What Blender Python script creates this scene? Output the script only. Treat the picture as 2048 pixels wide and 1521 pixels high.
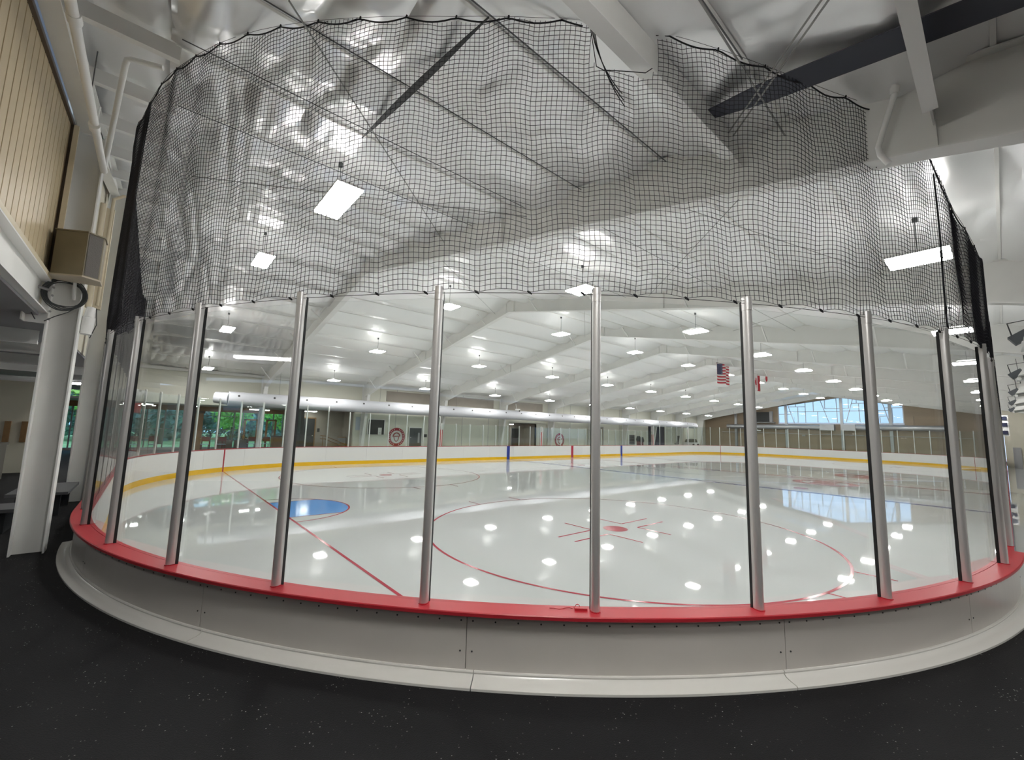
import bpy, math, random
import numpy as np
from mathutils import Matrix, Vector
random.seed(7); rng = np.random.RandomState(11)
scn = bpy.context.scene
for o in list(bpy.data.objects): bpy.data.objects.remove(o)
C = scn.collection
R = math.radians

# ------------------------------------------------------------------ camera
CAM = (0.4343, -0.1968, 2.3624); YAW, PITCH, ROLL, FPX = 0.8635, 0.1183, 0.0280, 839.56
cd = bpy.data.cameras.new('camera'); cam = bpy.data.objects.new('camera', cd); C.objects.link(cam)
cd.sensor_width = 36; cd.sensor_fit = 'HORIZONTAL'; cd.lens = FPX / 2048 * 36; cd.clip_start = .05; cd.clip_end = 400
fw = Vector((math.cos(YAW) * math.cos(PITCH), math.sin(YAW) * math.cos(PITCH), math.sin(PITCH)))
rt = Vector((math.sin(YAW), -math.cos(YAW), 0)); up = rt.cross(fw)
r2 = math.cos(ROLL) * rt + math.sin(ROLL) * up; u2 = -math.sin(ROLL) * rt + math.cos(ROLL) * up
m = Matrix((r2, u2, -fw)).transposed().to_4x4(); m.translation = CAM
cam.matrix_world = m; scn.camera = cam

# ------------------------------------------------------------------ light and exposure
LAMP_POWER = 56.0          # radiance of the lamp diffusers
LOBBY_POWER = 14.0; UPLIGHT_POWER = 7.0; FILL_DOWN_W = 185.0
SKY = (0.50, 0.66, 0.92); SKY_POWER = 1.25
w = bpy.data.worlds.new('overcast_sky'); scn.world = w; w.use_nodes = True
bg = w.node_tree.nodes['Background']; bg.inputs[0].default_value = (*SKY, 1); bg.inputs[1].default_value = SKY_POWER
vs = scn.view_settings
vs.view_transform = 'Standard'; vs.look = 'None'; vs.exposure = 0.50; vs.gamma = 1.0; vs.use_curve_mapping = False

# ------------------------------------------------------------------ materials
def pm(name, col, rough=.5, metal=0., bump=0., bscale=20., vary=0., vscale=3., ior=1.45, stretch=None, emit=0.):
    mt = bpy.data.materials.new(name); mt.use_nodes = True
    nt = mt.node_tree; b = nt.nodes['Principled BSDF']
    b.inputs['Base Color'].default_value = (*col, 1); b.inputs['Roughness'].default_value = rough
    b.inputs['Metallic'].default_value = metal; b.inputs['IOR'].default_value = ior
    tc = None
    def coord():
        t = nt.nodes.new('ShaderNodeTexCoord'); mp = nt.nodes.new('ShaderNodeMapping')
        mp.inputs['Scale'].default_value = stretch or (1, 1, 1)
        nt.links.new(t.outputs['Object'], mp.inputs['Vector']); return mp
    if vary or bump: tc = coord()
    if vary:
        n = nt.nodes.new('ShaderNodeTexNoise'); n.inputs['Scale'].default_value = vscale; n.inputs['Detail'].default_value = 4
        nt.links.new(tc.outputs[0], n.inputs['Vector'])
        r = nt.nodes.new('ShaderNodeValToRGB')
        r.color_ramp.elements[0].position = .3; r.color_ramp.elements[1].position = .7
        r.color_ramp.elements[0].color = (*[max(0, c * (1 - vary)) for c in col], 1)
        r.color_ramp.elements[1].color = (*[min(1, c * (1 + vary)) for c in col], 1)
        nt.links.new(n.outputs['Fac'], r.inputs[0]); nt.links.new(r.outputs[0], b.inputs['Base Color'])
    if bump:
        n = nt.nodes.new('ShaderNodeTexNoise'); n.inputs['Scale'].default_value = bscale; n.inputs['Detail'].default_value = 3
        nt.links.new(tc.outputs[0], n.inputs['Vector'])
        bp = nt.nodes.new('ShaderNodeBump'); bp.inputs['Strength'].default_value = bump; bp.inputs['Distance'].default_value = .02
        nt.links.new(n.outputs['Fac'], bp.inputs['Height']); nt.links.new(bp.outputs[0], b.inputs['Normal'])
    if emit:
        b.inputs['Emission Color'].default_value = (1, .98, .95, 1); b.inputs['Emission Strength'].default_value = emit
    return mt

def glass_mat(name, tint, ior=1.45):
    mt = bpy.data.materials.new(name); mt.use_nodes = True; nt = mt.node_tree
    nt.nodes.remove(nt.nodes['Principled BSDF']); out = nt.nodes['Material Output']
    t = nt.nodes.new('ShaderNodeBsdfTransparent'); t.inputs[0].default_value = (*tint, 1)
    g = nt.nodes.new('ShaderNodeBsdfGlossy'); g.inputs['Roughness'].default_value = .01
    f = nt.nodes.new('ShaderNodeFresnel'); ge = nt.nodes.new('ShaderNodeNewGeometry'); iv = nt.nodes.new('ShaderNodeMapRange')
    iv.inputs['To Min'].default_value = ior; iv.inputs['To Max'].default_value = 1 / ior      # same reflectance on both faces of the pane
    nt.links.new(ge.outputs['Backfacing'], iv.inputs['Value']); nt.links.new(iv.outputs['Result'], f.inputs[0])
    x = nt.nodes.new('ShaderNodeMixShader')
    nt.links.new(f.outputs[0], x.inputs[0]); nt.links.new(t.outputs[0], x.inputs[1]); nt.links.new(g.outputs[0], x.inputs[2])
    nt.links.new(x.outputs[0], out.inputs[0]); return mt

M = dict(
    white=pm('white_paint', (.84, .84, .82), .45),
    steel=pm('frame_white_paint', (.82, .82, .79), .5, vary=.03, vscale=2),
    board=pm('white_board_plastic', (.74, .74, .725), .28),
    panel=pm('grey_board_panel', (.54, .515, .48), .30, vary=.04, vscale=1.5),
    skirt=pm('white_skirting_plastic', (.66, .655, .62), .22),
    red=pm('red_cap_plastic', (.46, .022, .034), .4),
    redline=pm('red_line', (.42, .035, .06), .12, ior=1.31),
    redfade=pm('faded_red_ice_print', (.46, .13, .13), .1, ior=1.31),
    blueline=pm('blue_line', (.035, .06, .30), .12, ior=1.31),
    blue=pm('crease_blue', (.13, .36, .80), .1, ior=1.31),
    yellow=pm('yellow_kick_plate', (.80, .47, .004), .3),
    alu=pm('brushed_aluminium', (.68, .67, .66), .36, .6, bump=.05, bscale=60, stretch=(1, 1, .03)),
    post=pm('post_silver_white', (.72, .73, .71), .35, .3),
    black=pm('black_rubber', (.012, .012, .013), .55),
    net=pm('black_netting', (.012, .012, .018), .8),
    rope=pm('black_rope', (.01, .01, .012), .8),
    tan=pm('tan_siding', (.56, .46, .30), .38, vary=.06, vscale=1.2),
    tandark=pm('dark_bronze_trim', (.10, .075, .055), .5),
    tanpipe=pm('cream_downpipe', (.66, .58, .42), .45),
    cream=pm('cream_wall_panel', (.74, .70, .58), .6, vary=.04, vscale=.6),
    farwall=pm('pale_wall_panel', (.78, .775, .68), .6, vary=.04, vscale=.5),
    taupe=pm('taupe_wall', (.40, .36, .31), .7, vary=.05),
    brown=pm('brown_end_siding', (.44, .34, .24), .6, vary=.08, vscale=1, stretch=(1, .2, 2)),
    duct=pm('white_fabric_duct', (.70, .71, .76), .5),
    galv=pm('galvanised_duct', (.52, .54, .56), .35, .6),
    gapshade=pm('gap_shade', (.06, .065, .085), .7), rod=pm('brace_steel', (.33, .33, .32), .5, .2),
    benchgrey=pm('bench_grey', (.11, .11, .115), .6), grille=pm('brown_grey_grille', (.13, .12, .11), .7, bump=.3, bscale=90),
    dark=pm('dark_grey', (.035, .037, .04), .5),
    dgreen=pm('slate_door', (.09, .10, .11), .5),
    navy=pm('navy_door', (.03, .035, .075), .5),
    wood=pm('brown_wood', (.30, .17, .075), .5, vary=.15, vscale=6),
    maroon=pm('dark_red_metal', (.16, .035, .035), .45),
    speaker=pm('beige_speaker_case', (.22, .19, .125), .55, vary=.08, vscale=4),
    speakeredge=pm('beige_case_edge', (.50, .44, .34), .5),
    wire=pm('grey_wire', (.12, .12, .125), .5, .3),
    cable=pm('dark_cable', (.05, .055, .055), .5),
    greym=pm('grey_metal', (.30, .30, .30), .5, .3),
    lgrey=pm('light_grey', (.45, .45, .46), .5),
    carpet=pm('dark_lobby_carpet', (.03, .03, .033), .9),
    paper=pm('white_paper', (.82, .82, .80), .7),
    poster=pm('pale_blue_poster', (.55, .62, .72), .6),
    grass=pm('lawn', (.50, .64, .28), .9, vary=.25, vscale=.8),
    leaf=pm('leaf_green', (.42, .72, .16), .6, vary=.3, vscale=.6),
    leafdark=pm('dark_leaf_green', (.26, .42, .38), .7, vary=.3, vscale=.6),
    bark=pm('bark', (.12, .09, .06), .9),
    trunkgrey=pm('roof_deck', (.30, .30, .31), .7),
    sofa=pm('grey_brown_cover', (.13, .12, .10), .7),
    flagred=pm('flag_red', (.52, .03, .05), .8), flagblue=pm('flag_blue', (.03, .04, .13), .8), flagwhite=pm('flag_white', (.8, .78, .76), .8),
    redcloth=pm('red_pad', (.60, .06, .05), .6), blueseat=pm('pale_blue_seat', (.42, .54, .68), .5),
    glass=glass_mat('clear_board_glass', (.975, .985, .98)), farglass=glass_mat('greenish_board_glass', (.93, .965, .95)),
    winglass=glass_mat('window_glass', (.86, .93, .95)), tealglass=glass_mat('teal_tinted_glass', (.76, .92, .93)),
    lamp=pm('lamp_diffuser', (.9, .9, .9), .4, emit=LAMP_POWER), uplight=pm('lamp_uplight', (.9, .9, .9), .4, emit=UPLIGHT_POWER), lobbylamp=pm('lobby_lamp', (.9, .9, .9), .4, emit=LOBBY_POWER),
)
# ice: pale, wet and slightly rippled
M['ice'] = pm('wet_ice', (.60, .62, .615), .03, ior=1.38, bump=.010, bscale=1.3)
# foil faced roof blanket
M['foil'] = pm('foil_roof_blanket', (.86, .865, .87), .30, .50, bump=.05, bscale=5, vary=.03, vscale=1.2, stretch=(1, .45, 1))
M['foilfar'] = pm('white_roof_blanket', (.90, .91, .905), .30, .30, bump=.10, bscale=2.2, stretch=(1, .5, 1))
# black rubber with pale flecks
mt = pm('black_speckled_rubber', (.010, .010, .011), .75, bump=.25, bscale=120)
mt.node_tree.nodes['Principled BSDF'].inputs['Specular IOR Level'].default_value = .25
nt = mt.node_tree; b = nt.nodes['Principled BSDF']
t = nt.nodes.new('ShaderNodeTexCoord'); v = nt.nodes.new('ShaderNodeTexVoronoi'); v.inputs['Scale'].default_value = 34
n2 = nt.nodes.new('ShaderNodeTexNoise'); n2.inputs['Scale'].default_value = 5; mth = nt.nodes.new('ShaderNodeMath'); mth.operation = 'MULTIPLY'
inv = nt.nodes.new('ShaderNodeValToRGB'); inv.color_ramp.elements[0].position = .09; inv.color_ramp.elements[1].position = .15
inv.color_ramp.elements[0].color = (1, 1, 1, 1); inv.color_ramp.elements[1].color = (0, 0, 0, 1)
rp = nt.nodes.new('ShaderNodeValToRGB'); rp.color_ramp.elements[0].position = .50; rp.color_ramp.elements[1].position = .68
mx = nt.nodes.new('ShaderNodeMix'); mx.data_type = 'RGBA'
mx.inputs['A'].default_value = (.0085, .0085, .0095, 1); mx.inputs['B'].default_value = (.42, .42, .40, 1)
L = nt.links.new
L(t.outputs['Object'], v.inputs['Vector']); L(t.outputs['Object'], n2.inputs['Vector']); L(v.outputs['Distance'], inv.inputs[0])
L(n2.outputs['Fac'], rp.inputs[0]); L(inv.outputs[0], mth.inputs[0]); L(rp.outputs[0], mth.inputs[1])
L(mth.outputs[0], mx.inputs['Factor']); L(mx.outputs['Result'], b.inputs['Base Color'])
M['rubber'] = mt

# ------------------------------------------------------------------ mesh helpers
class MB:
    def __init__(s): s.v = []; s.f = []; s.mi = []; s.cur = 0
    def add(s, vs, fs):
        k = len(s.v); s.v += [tuple(map(float, p)) for p in vs]; s.f += [tuple(i + k for i in f) for f in fs]; s.mi += [s.cur] * len(fs); return s
    def box(s, x0, x1, y0, y1, z0, z1):
        return s.add([(x0, y0, z0), (x1, y0, z0), (x1, y1, z0), (x0, y1, z0), (x0, y0, z1), (x1, y0, z1), (x1, y1, z1), (x0, y1, z1)],
                     [(3, 2, 1, 0), (4, 5, 6, 7), (0, 1, 5, 4), (1, 2, 6, 5), (2, 3, 7, 6), (3, 0, 4, 7)])
    def bar(s, p, q, a, bb, upv=(0, 0, 1)):      # rectangular bar a x bb from p to q
        p, q = Vector(p), Vector(q); d = (q - p).normalized(); u = Vector(upv)
        if abs(d.dot(u)) > .98: u = Vector((1, 0, 0))
        s1 = d.cross(u).normalized(); s2 = s1.cross(d)
        vs = [e + s1 * (i * a / 2) + s2 * (j * bb / 2) for e in (p, q) for i, j in ((-1, -1), (1, -1), (1, 1), (-1, 1))]
        return s.add(vs, [(3, 2, 1, 0), (4, 5, 6, 7), (0, 1, 5, 4), (1, 2, 6, 5), (2, 3, 7, 6), (3, 0, 4, 7)])
    def tube(s, pts, r, n=8, cap=True):
        pts = [Vector(p) for p in pts]; vs = []; fs = []; prev = None
        for i, p in enumerate(pts):
            d = (pts[min(i + 1, len(pts) - 1)] - pts[max(i - 1, 0)]).normalized()
            if prev is None:
                a = Vector((0, 0, 1)) if abs(d.z) < .9 else Vector((1, 0, 0)); s1 = d.cross(a).normalized()
            else: s1 = (prev - d * prev.dot(d)).normalized()
            prev = s1; s2 = d.cross(s1); rr = r[i] if isinstance(r, (list, tuple)) else r
            vs += [p + (s1 * math.cos(2 * math.pi * k / n) + s2 * math.sin(2 * math.pi * k / n)) * rr for k in range(n)]
        for i in range(len(pts) - 1):
            fs += [(i * n + k, i * n + (k + 1) % n, (i + 1) * n + (k + 1) % n, (i + 1) * n + k) for k in range(n)]
        if cap: fs += [tuple(range(n))[::-1], tuple(range((len(pts) - 1) * n, len(pts) * n))]
        return s.add(vs, fs)
    def prism(s, poly, axis, a, bb):             # poly of 2D points extruded along axis
        n = len(poly)
        mk = {'x': lambda p, t: (t, p[0], p[1]), 'y': lambda p, t: (p[0], t, p[1]), 'z': lambda p, t: (p[0], p[1], t)}[axis]
        return s.add([mk(p, a) for p in poly] + [mk(p, bb) for p in poly],
                     [tuple(range(n))[::-1], tuple(range(n, 2 * n))] + [(i, (i + 1) % n, (i + 1) % n + n, i + n) for i in range(n)])
    def sweep(s, path, prof):                    # path: (x,y,nx,ny); prof: closed loop of (offset, z)
        n = len(prof)
        vs = [(x + nx * d, y + ny * d, z) for x, y, nx, ny in path for d, z in prof]
        fs = [(i * n + k, i * n + (k + 1) % n, (i + 1) * n + (k + 1) % n, (i + 1) * n + k) for i in range(len(path) - 1) for k in range(n)]
        fs += [tuple(range(n))[::-1], tuple(range((len(path) - 1) * n, len(path) * n))]
        return s.add(vs, fs)
    def grid(s, P):                              # P: array (a,b,3)
        a, bb = P.shape[:2]
        return s.add(P.reshape(-1, 3).tolist(), [(i * bb + j, i * bb + j + 1, (i + 1) * bb + j + 1, (i + 1) * bb + j) for i in range(a - 1) for j in range(bb - 1)])
    def disc(s, c, r, axis, t=.01, n=20):
        poly = [(r * math.cos(2 * math.pi * k / n), r * math.sin(2 * math.pi * k / n)) for k in range(n)]
        if axis == 'y': return s.prism([(c[0] + p[0], c[2] + p[1]) for p in poly], 'y', c[1], c[1] + t)
        if axis == 'x': return s.prism([(c[1] + p[0], c[2] + p[1]) for p in poly], 'x', c[0], c[0] + t)
        return s.prism([(c[0] + p[0], c[1] + p[1]) for p in poly], 'z', c[2], c[2] + t)
    def mesh(s, name, mats, off=(0, 0, 0), smooth=False):
        me = bpy.data.meshes.new(name)
        me.from_pydata([(x - off[0], y - off[1], z - off[2]) for x, y, z in s.v], [], s.f)
        mats = mats if isinstance(mats, (list, tuple)) else [mats]
        for mm in mats: me.materials.append(mm)
        if len(mats) > 1: me.polygons.foreach_set('material_index', s.mi)
        if smooth:
            me.polygons.foreach_set('use_smooth', [True] * len(me.polygons))
            if hasattr(me, 'set_sharp_from_angle'): me.set_sharp_from_angle(angle=R(40))
        me.update(); return me
    def build(s, name, mats, parent=None, smooth=False, loc=None):
        o0 = loc if loc is not None else (root_loc(parent) if parent else (0, 0, 0))
        ob = bpy.data.objects.new(name, s.mesh(name, mats, o0, smooth)); C.objects.link(ob)
        if parent: ob.parent = parent; ob['oloc'] = list(o0)
        else: ob.location = o0; ob['oloc'] = list(o0)
        return ob
def root_loc(o): return tuple(o['oloc'])
def thing(name, label, cat, loc=(0, 0, 0), group=None):
    o = bpy.data.objects.new(name, None); C.objects.link(o); o.location = loc; o['oloc'] = list(loc); o.empty_display_size = .2
    return tag(o, label, cat, group)
def tag(o, label, cat, group=None):
    o['label'] = label; o['category'] = cat
    if group: o['group'] = group
    return o
def struct(o): o['kind'] = 'structure'; return o
def stuff(o): o['kind'] = 'stuff'; return o
def dup(src, name, parent, loc, rz=0):
    c = src.copy(); C.objects.link(c); c.name = name; c.parent = parent; c.location = loc; c.rotation_euler = (0, 0, rz); return c
ORD = ['nearest', 'second', 'third', 'fourth', 'fifth', 'sixth', 'seventh', 'eighth', 'ninth', 'tenth', 'eleventh', 'twelfth']

# ------------------------------------------------------------------ dimensions (metres; ice at z = 0, rubber floor at z = .6)
LEN, WID, RC = 60.96, 25.91, 8.53; YC = WID / 2; FZ = .6
XG, XG2, XB, XB2, XC = 3.35, LEN - 3.35, 22.62, 38.1, 30.37
def roofz(y): return 7.77 - .166 * abs(y - YC)
FR0, FRS, NFR = 5.4, 6.1, 10
XE = 63.0; XW = -.75; YF = 28.6
def arc(cx, cy, a0, a1, n): return [(cx + RC * math.cos(R(a)), cy + RC * math.sin(R(a)), math.cos(R(a)), math.sin(R(a))) for a in np.linspace(a0, a1, n)]
def rink_path(nc=24):
    return arc(RC, RC, 180, 270, nc) + arc(LEN - RC, RC, 270, 360, nc) + arc(LEN - RC, WID - RC, 0, 90, nc) + arc(RC, WID - RC, 90, 180, nc)

# ------------------------------------------------------------------ floor, ice
def ring_floor():
    loop = [(x + nx * .22, y + ny * .22) for x, y, nx, ny in rink_path()]
    X0, X1, Y0, Y1 = -14, 66, -14, 36; mb = MB(); cx, cy = LEN / 2, YC
    out = []
    for x, y in loop:
        dx, dy = x - cx, y - cy; t = min(((X1 - cx) / dx) if dx > 0 else ((X0 - cx) / dx) if dx < 0 else 1e9, ((Y1 - cy) / dy) if dy > 0 else ((Y0 - cy) / dy) if dy < 0 else 1e9)
        out.append((cx + dx * t, cy + dy * t))
    n = len(loop)
    mb.add([(x, y, FZ) for x, y in loop] + [(x, y, FZ) for x, y in out], [(i, i + n, (i + 1) % n + n, (i + 1) % n) for i in range(n)])
    for cxn, cyn in ((X0, Y0), (X1, Y0), (X1, Y1), (X0, Y1)):     # corners cut off by the radial strips
        k = min(range(n), key=lambda i: (out[i][0] - cxn) ** 2 + (out[i][1] - cyn) ** 2)
        for a, b2 in ((k - 1, k), (k, (k + 1) % n)):
            p, q = out[a], out[b2]
            if abs(p[0] - q[0]) > .01 and abs(p[1] - q[1]) > .01: mb.add([(p[0], p[1], FZ), (cxn, cyn, FZ), (q[0], q[1], FZ)], [(0, 1, 2)])
    return mb
struct(ring_floor().build('floor', M['rubber']))

ice = thing('ice_sheet', 'white wet ice sheet painted with red and blue hockey lines', 'ice', (LEN / 2, YC, 0))
mb = MB(); lp = [(x + nx * .12, y + ny * .12, 0) for x, y, nx, ny in rink_path()]
mb.add(lp, [tuple(range(len(lp)))]); mb.build('ice_surface', M['ice'], ice)
ZL = .003
def ribbon(pts, wd, closed=False):
    mb = MB(); n = len(pts); vs = []
    for i, (x, y) in enumerate(pts):
        a = pts[(i - 1) % n] if (closed or i > 0) else pts[i]; b2 = pts[(i + 1) % n] if (closed or i < n - 1) else pts[i]
        dx, dy = b2[0] - a[0], b2[1] - a[1]; l = math.hypot(dx, dy) or 1
        vs += [(x - dy / l * wd / 2, y + dx / l * wd / 2, ZL), (x + dy / l * wd / 2, y - dx / l * wd / 2, ZL)]
    fs = [(2 * i, 2 * i + 1, 2 * ((i + 1) % n) + 1, 2 * ((i + 1) % n)) for i in range(n if closed else n - 1)]
    return mb.add(vs, fs)
def circ(cx, cy, r, n=96, a0=0, a1=360): return [(cx + r * math.cos(R(a)), cy + r * math.sin(R(a))) for a in np.linspace(a0, a1, n)]
gy = math.sqrt(RC ** 2 - (RC - XG) ** 2)
for xg in (XG, XG2): ribbon([(xg, RC - gy), (xg, WID - RC + gy)], .055).build('goal_line', M['redline'], ice)
for xb in (XB, XB2): ribbon([(xb, 0), (xb, WID)], .30).build('blue_line', M['blueline'], ice)
ribbon([(XC, 0), (XC, WID)], .30).build('centre_line', M['blueline' if False else 'redline'], ice)
for xg, s in ((XG, 1), (XG2, -1)):
    a = R(48.2); ang = [i for i in np.linspace(-41.8, 41.8, 20)]
    mb = MB(); pl = [(xg + s * .03, YC - 1.22, ZL)] + [(xg + s * 1.8 * math.cos(R(t_)), YC + 1.8 * math.sin(R(t_)), ZL) for t_ in ang] + [(xg + s * .03, YC + 1.22, ZL)]
    mb.add(pl, [tuple(range(len(pl)))]); mb.build('goal_crease', M['blue'], ice)
    ribbon([(xg + s * 1.83 * math.cos(R(t_)), YC + 1.83 * math.sin(R(t_))) for t_ in np.linspace(-90, 90, 40)], .05).build('crease_arc', M['redline'], ice)
    for q in (-1, 1): ribbon([(xg, YC + q * 1.22), (xg + s * 1.36, YC + q * 1.22)], .04).build('crease_side_line', M['redline'], ice)
def spot(cx, cy, big=True, mname='redline'):
    mb = MB(); pl = [(x, y, ZL) for x, y in circ(cx, cy, .30, 33)[:-1]]; mb.add(pl, [tuple(range(32))]); mb.build('face_off_spot', M[mname], ice)
    if big:
        ribbon(circ(cx, cy, 4.57, 121)[:-1], .052, True).build('face_off_circle', M[mname], ice)
        for sx in (-1, 1):
            for sy in (-1, 1):
                for p, q in (((.60, .24), (1.80, .24)), ((.60, .24), (.60, 1.14))): ribbon([(cx + sx * p[0], cy + sy * p[1]), (cx + sx * q[0], cy + sy * q[1])], .05).build('face_off_mark', M[mname], ice)
        for sx in (-.85, .85):
            for sy in (-1, 1):
                y0 = cy + sy * math.sqrt(4.57 ** 2 - .85 ** 2); ribbon([(cx + sx, y0), (cx + sx, y0 + sy * .61)], .05).build('hash_mark', M[mname], ice)
for sx in (XG + 6.1, XG2 - 6.1):
    for sy in (-6.706, 6.706): spot(sx, YC + sy)
for sx in (XB + 1.5, XB2 - 1.5):
    for sy in (-6.706, 6.706): spot(sx, YC + sy, False)
spot(XC, YC, True, 'blueline')
def ice_logo(cx, cy, r):
    ribbon(circ(cx, cy, r * .86, 60)[:-1], r * .28, True).build('logo_ring', M['redfade'], ice)
    mb = MB()
    for k, (x0, x1) in enumerate(((-.55, -.2), (-.15, .15), (.2, .55))):
        mb.add([(cx + x0 * r, cy - .4 * r + .1 * k * r, ZL), (cx + x1 * r, cy - .4 * r, ZL), (cx + x1 * r, cy + .45 * r, ZL), (cx + x0 * r, cy + .3 * r, ZL)], [(0, 1, 2, 3)])
    mb.build('logo_centre', M['redfade'], ice)
ice_logo(28.2, 6.25, 1.45); ice_logo(35.4, 5.7, 1.7)

# ------------------------------------------------------------------ boards, posts and glass
D_IN, CAPZ = .06, 1.07
def straight(p, q, nx, ny, n): return [(p[0] + (q[0] - p[0]) * t_, p[1] + (q[1] - p[1]) * t_, nx, ny) for t_ in np.linspace(0, 1, n)]
def split(path, pieces):
    k = (len(path) - 1) // pieces; return [path[i * k:(i + 1) * k + 1] for i in range(pieces)]
def trimmed(path, g=.003):                        # open a small joint at both ends of a piece
    def mv(a, b2):
        l = math.hypot(b2[0] - a[0], b2[1] - a[1]); t_ = g / l; return (a[0] + (b2[0] - a[0]) * t_, a[1] + (b2[1] - a[1]) * t_, a[2], a[3])
    return [mv(path[0], path[1])] + path[1:-1] + [mv(path[-1], path[-2])]
def half_round(wd, dp, n=7):                      # post section: (along, out)
    return [(wd / 2 * math.cos(a), dp * .45 + dp * .55 * math.sin(a)) for a in np.linspace(0, math.pi, n)] + [(-wd / 2, 0), (wd / 2, 0)]
def post_mesh(h, wd=.064, dp=.058):
    mb = MB(); mb.prism(half_round(wd, dp), 'z', 0, h); return mb
def rail(name, label, path, out=True, skirting=None, panels=4, outer=None, d_out=.20, cap_d=(.055, .255)):
    mid = path[len(path) // 2]; L0 = (mid[0] + mid[2] * .1, mid[1] + mid[3] * .1, 0)
    root = thing(name, label, 'rink boards', L0)
    for seg in split(path, panels):
        MB().sweep(trimmed(seg), [(D_IN, .205), (D_IN + .014, .205), (D_IN + .014, 1.04), (D_IN, 1.04)]).build('board_panel', M['board'], root)
    MB().sweep(path, [(D_IN - .008, -.01), (D_IN + .014, -.01), (D_IN + .014, .203), (D_IN - .008, .203)]).build('kick_plate', M['yellow'], root)
    MB().sweep(path, [(cap_d[0], CAPZ - .012), (cap_d[0] + .036, CAPZ - .012), (cap_d[0] + .036, CAPZ + .0), (cap_d[0], CAPZ + .0)]).build('cap_edge', M['red'], root)
    a, b2 = cap_d[0] + .044, cap_d[1]
    MB().sweep(path, [(a, CAPZ - .03), (b2 - .006, CAPZ - .03), (b2, CAPZ - .024), (b2, CAPZ - .003), (b2 - .006, CAPZ + .003), (a, CAPZ + .003)]).build('cap_rail', M['red'], root)
    MB().sweep(path, [(D_IN + .02, .02), (d_out - .02, .02), (d_out - .02, 1.035), (D_IN + .02, 1.035)]).build('board_core', M['greym'], root)
    if outer:
        for seg in outer:
            MB().sweep(trimmed(seg, .0025), [(d_out - .015, FZ - .02), (d_out, FZ - .02), (d_out, 1.038), (d_out - .015, 1.038)]).build('outer_panel', M['panel'], root)
    return root

POST_D, GLASS_D, GASK_D = .125, .110, .10
POSTS = {}
def posts_and_glass(root, pts, h, glassmat, metal, near=False, closed_last=True, gap=.004):
    key = (round(h, 2), near, metal.name)
    L0 = root_loc(root)
    for i, (x, y, nx, ny) in enumerate(pts):
        if key not in POSTS:
            pmesh = post_mesh(h).mesh('glass_post', metal, smooth=True)
            g = MB().box(-.034, .034, -.024 if near else -.014, .002, .0, h - .02).mesh('gasket', M['black'] if near else metal)
            cp = MB().prism(half_round(.068, .062), 'z', h - .10, h + .01).prism(half_round(.07, .064), 'z', h - .045, h - .03).mesh('post_clamp', M['alu'], smooth=True)
            bsm = MB().prism(half_round(.074, .066), 'z', -.001, .006).mesh('post_base', M['red'])
            POSTS[key] = (pmesh, g, cp, bsm)
        pmesh, g, cp, bsm = POSTS[key]
        o = bpy.data.objects.new('glass_post', pmesh); C.objects.link(o); o.parent = root
        o.location = (x + nx * POST_D - L0[0], y + ny * POST_D - L0[1], CAPZ + .003); o.rotation_euler = (0, 0, math.atan2(ny, nx) - math.pi / 2)
        subs = [('gasket', g)] + ([('post_clamp', cp), ('post_base', bsm)] if near else [])
        for nm, me in subs:
            c = bpy.data.objects.new(nm, me); C.objects.link(c); c.parent = o
    for a, b2 in zip(pts[:-1], pts[1:]):
        pa = (a[0] + a[2] * GLASS_D, a[1] + a[3] * GLASS_D); pb = (b2[0] + b2[2] * GLASS_D, b2[1] + b2[3] * GLASS_D)
        dx, dy = pb[0] - pa[0], pb[1] - pa[1]; l = math.hypot(dx, dy)
        k2 = ('g', round(l, 2), round(h, 2), glassmat.name)
        if k2 not in POSTS: POSTS[k2] = MB().box(-l / 2 + .008, l / 2 - .008, -.005, .005, 0, h - .06).mesh('glass_pane', glassmat)
        o = bpy.data.objects.new('glass_pane', POSTS[k2]); C.objects.link(o); o.parent = root
        o.location = ((pa[0] + pb[0]) / 2 - L0[0], (pa[1] + pb[1]) / 2 - L0[1], CAPZ - .005); o.rotation_euler = (0, 0, math.atan2(dy, dx))

# near corner: the curved wall in front of the camera
apath = lambda a0, a1, n: arc(RC, RC, a0, a1, n)
seams = [180, 193.6, 209.3, 224.5, 240.0, 254.6, 270]
near = rail('corner_boards', 'curved rink corner in front of camera with red cap and tall glass', apath(180, 270, 97), panels=4,
            outer=[apath(a, b2, 13) for a, b2 in zip(seams[:-1], seams[1:])])
skp = [(.185, .668), (.212, .668), (.216, .660), (.212, .648), (.226, .634), (.258, .627), (.318, .622), (.326, .616), (.326, FZ - .01), (.185, FZ - .01)]
sks = [180, 209.6, 224.9, 239.8, 270]
for a, b2 in zip(sks[:-1], sks[1:]): MB().sweep(trimmed(apath(a, b2, 25), .0035), skp).build('skirting', M['skirt'], near, smooth=True)
mb = MB()
for a, b2 in zip(seams[:-1], seams[1:]):
    w_ = b2 - a; k = 14
    for i in range(k + 1):
        t_ = a + .28 + (w_ - .56) * i / k; c, s = math.cos(R(t_)), math.sin(R(t_))
        for zz in ([.995] + ([.79] if i in (0, k) else [])):
            p = (RC + (RC + .1995) * c, RC + (RC + .1995) * s, zz); mb.tube([p, (p[0] + c * .003, p[1] + s * .003, zz)], .0065, 8)
stuff(mb.build('screws', M['dark'], near))
PA = [-129.42 + 8.33 * k for k in range(-6, 6)]                    # post bearings round the corner
ppts = [apath(a + 360, a + 360, 1)[0] for a in PA]
posts_and_glass(near, ppts, 2.41, M['glass'], M['alu'], True)
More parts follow.
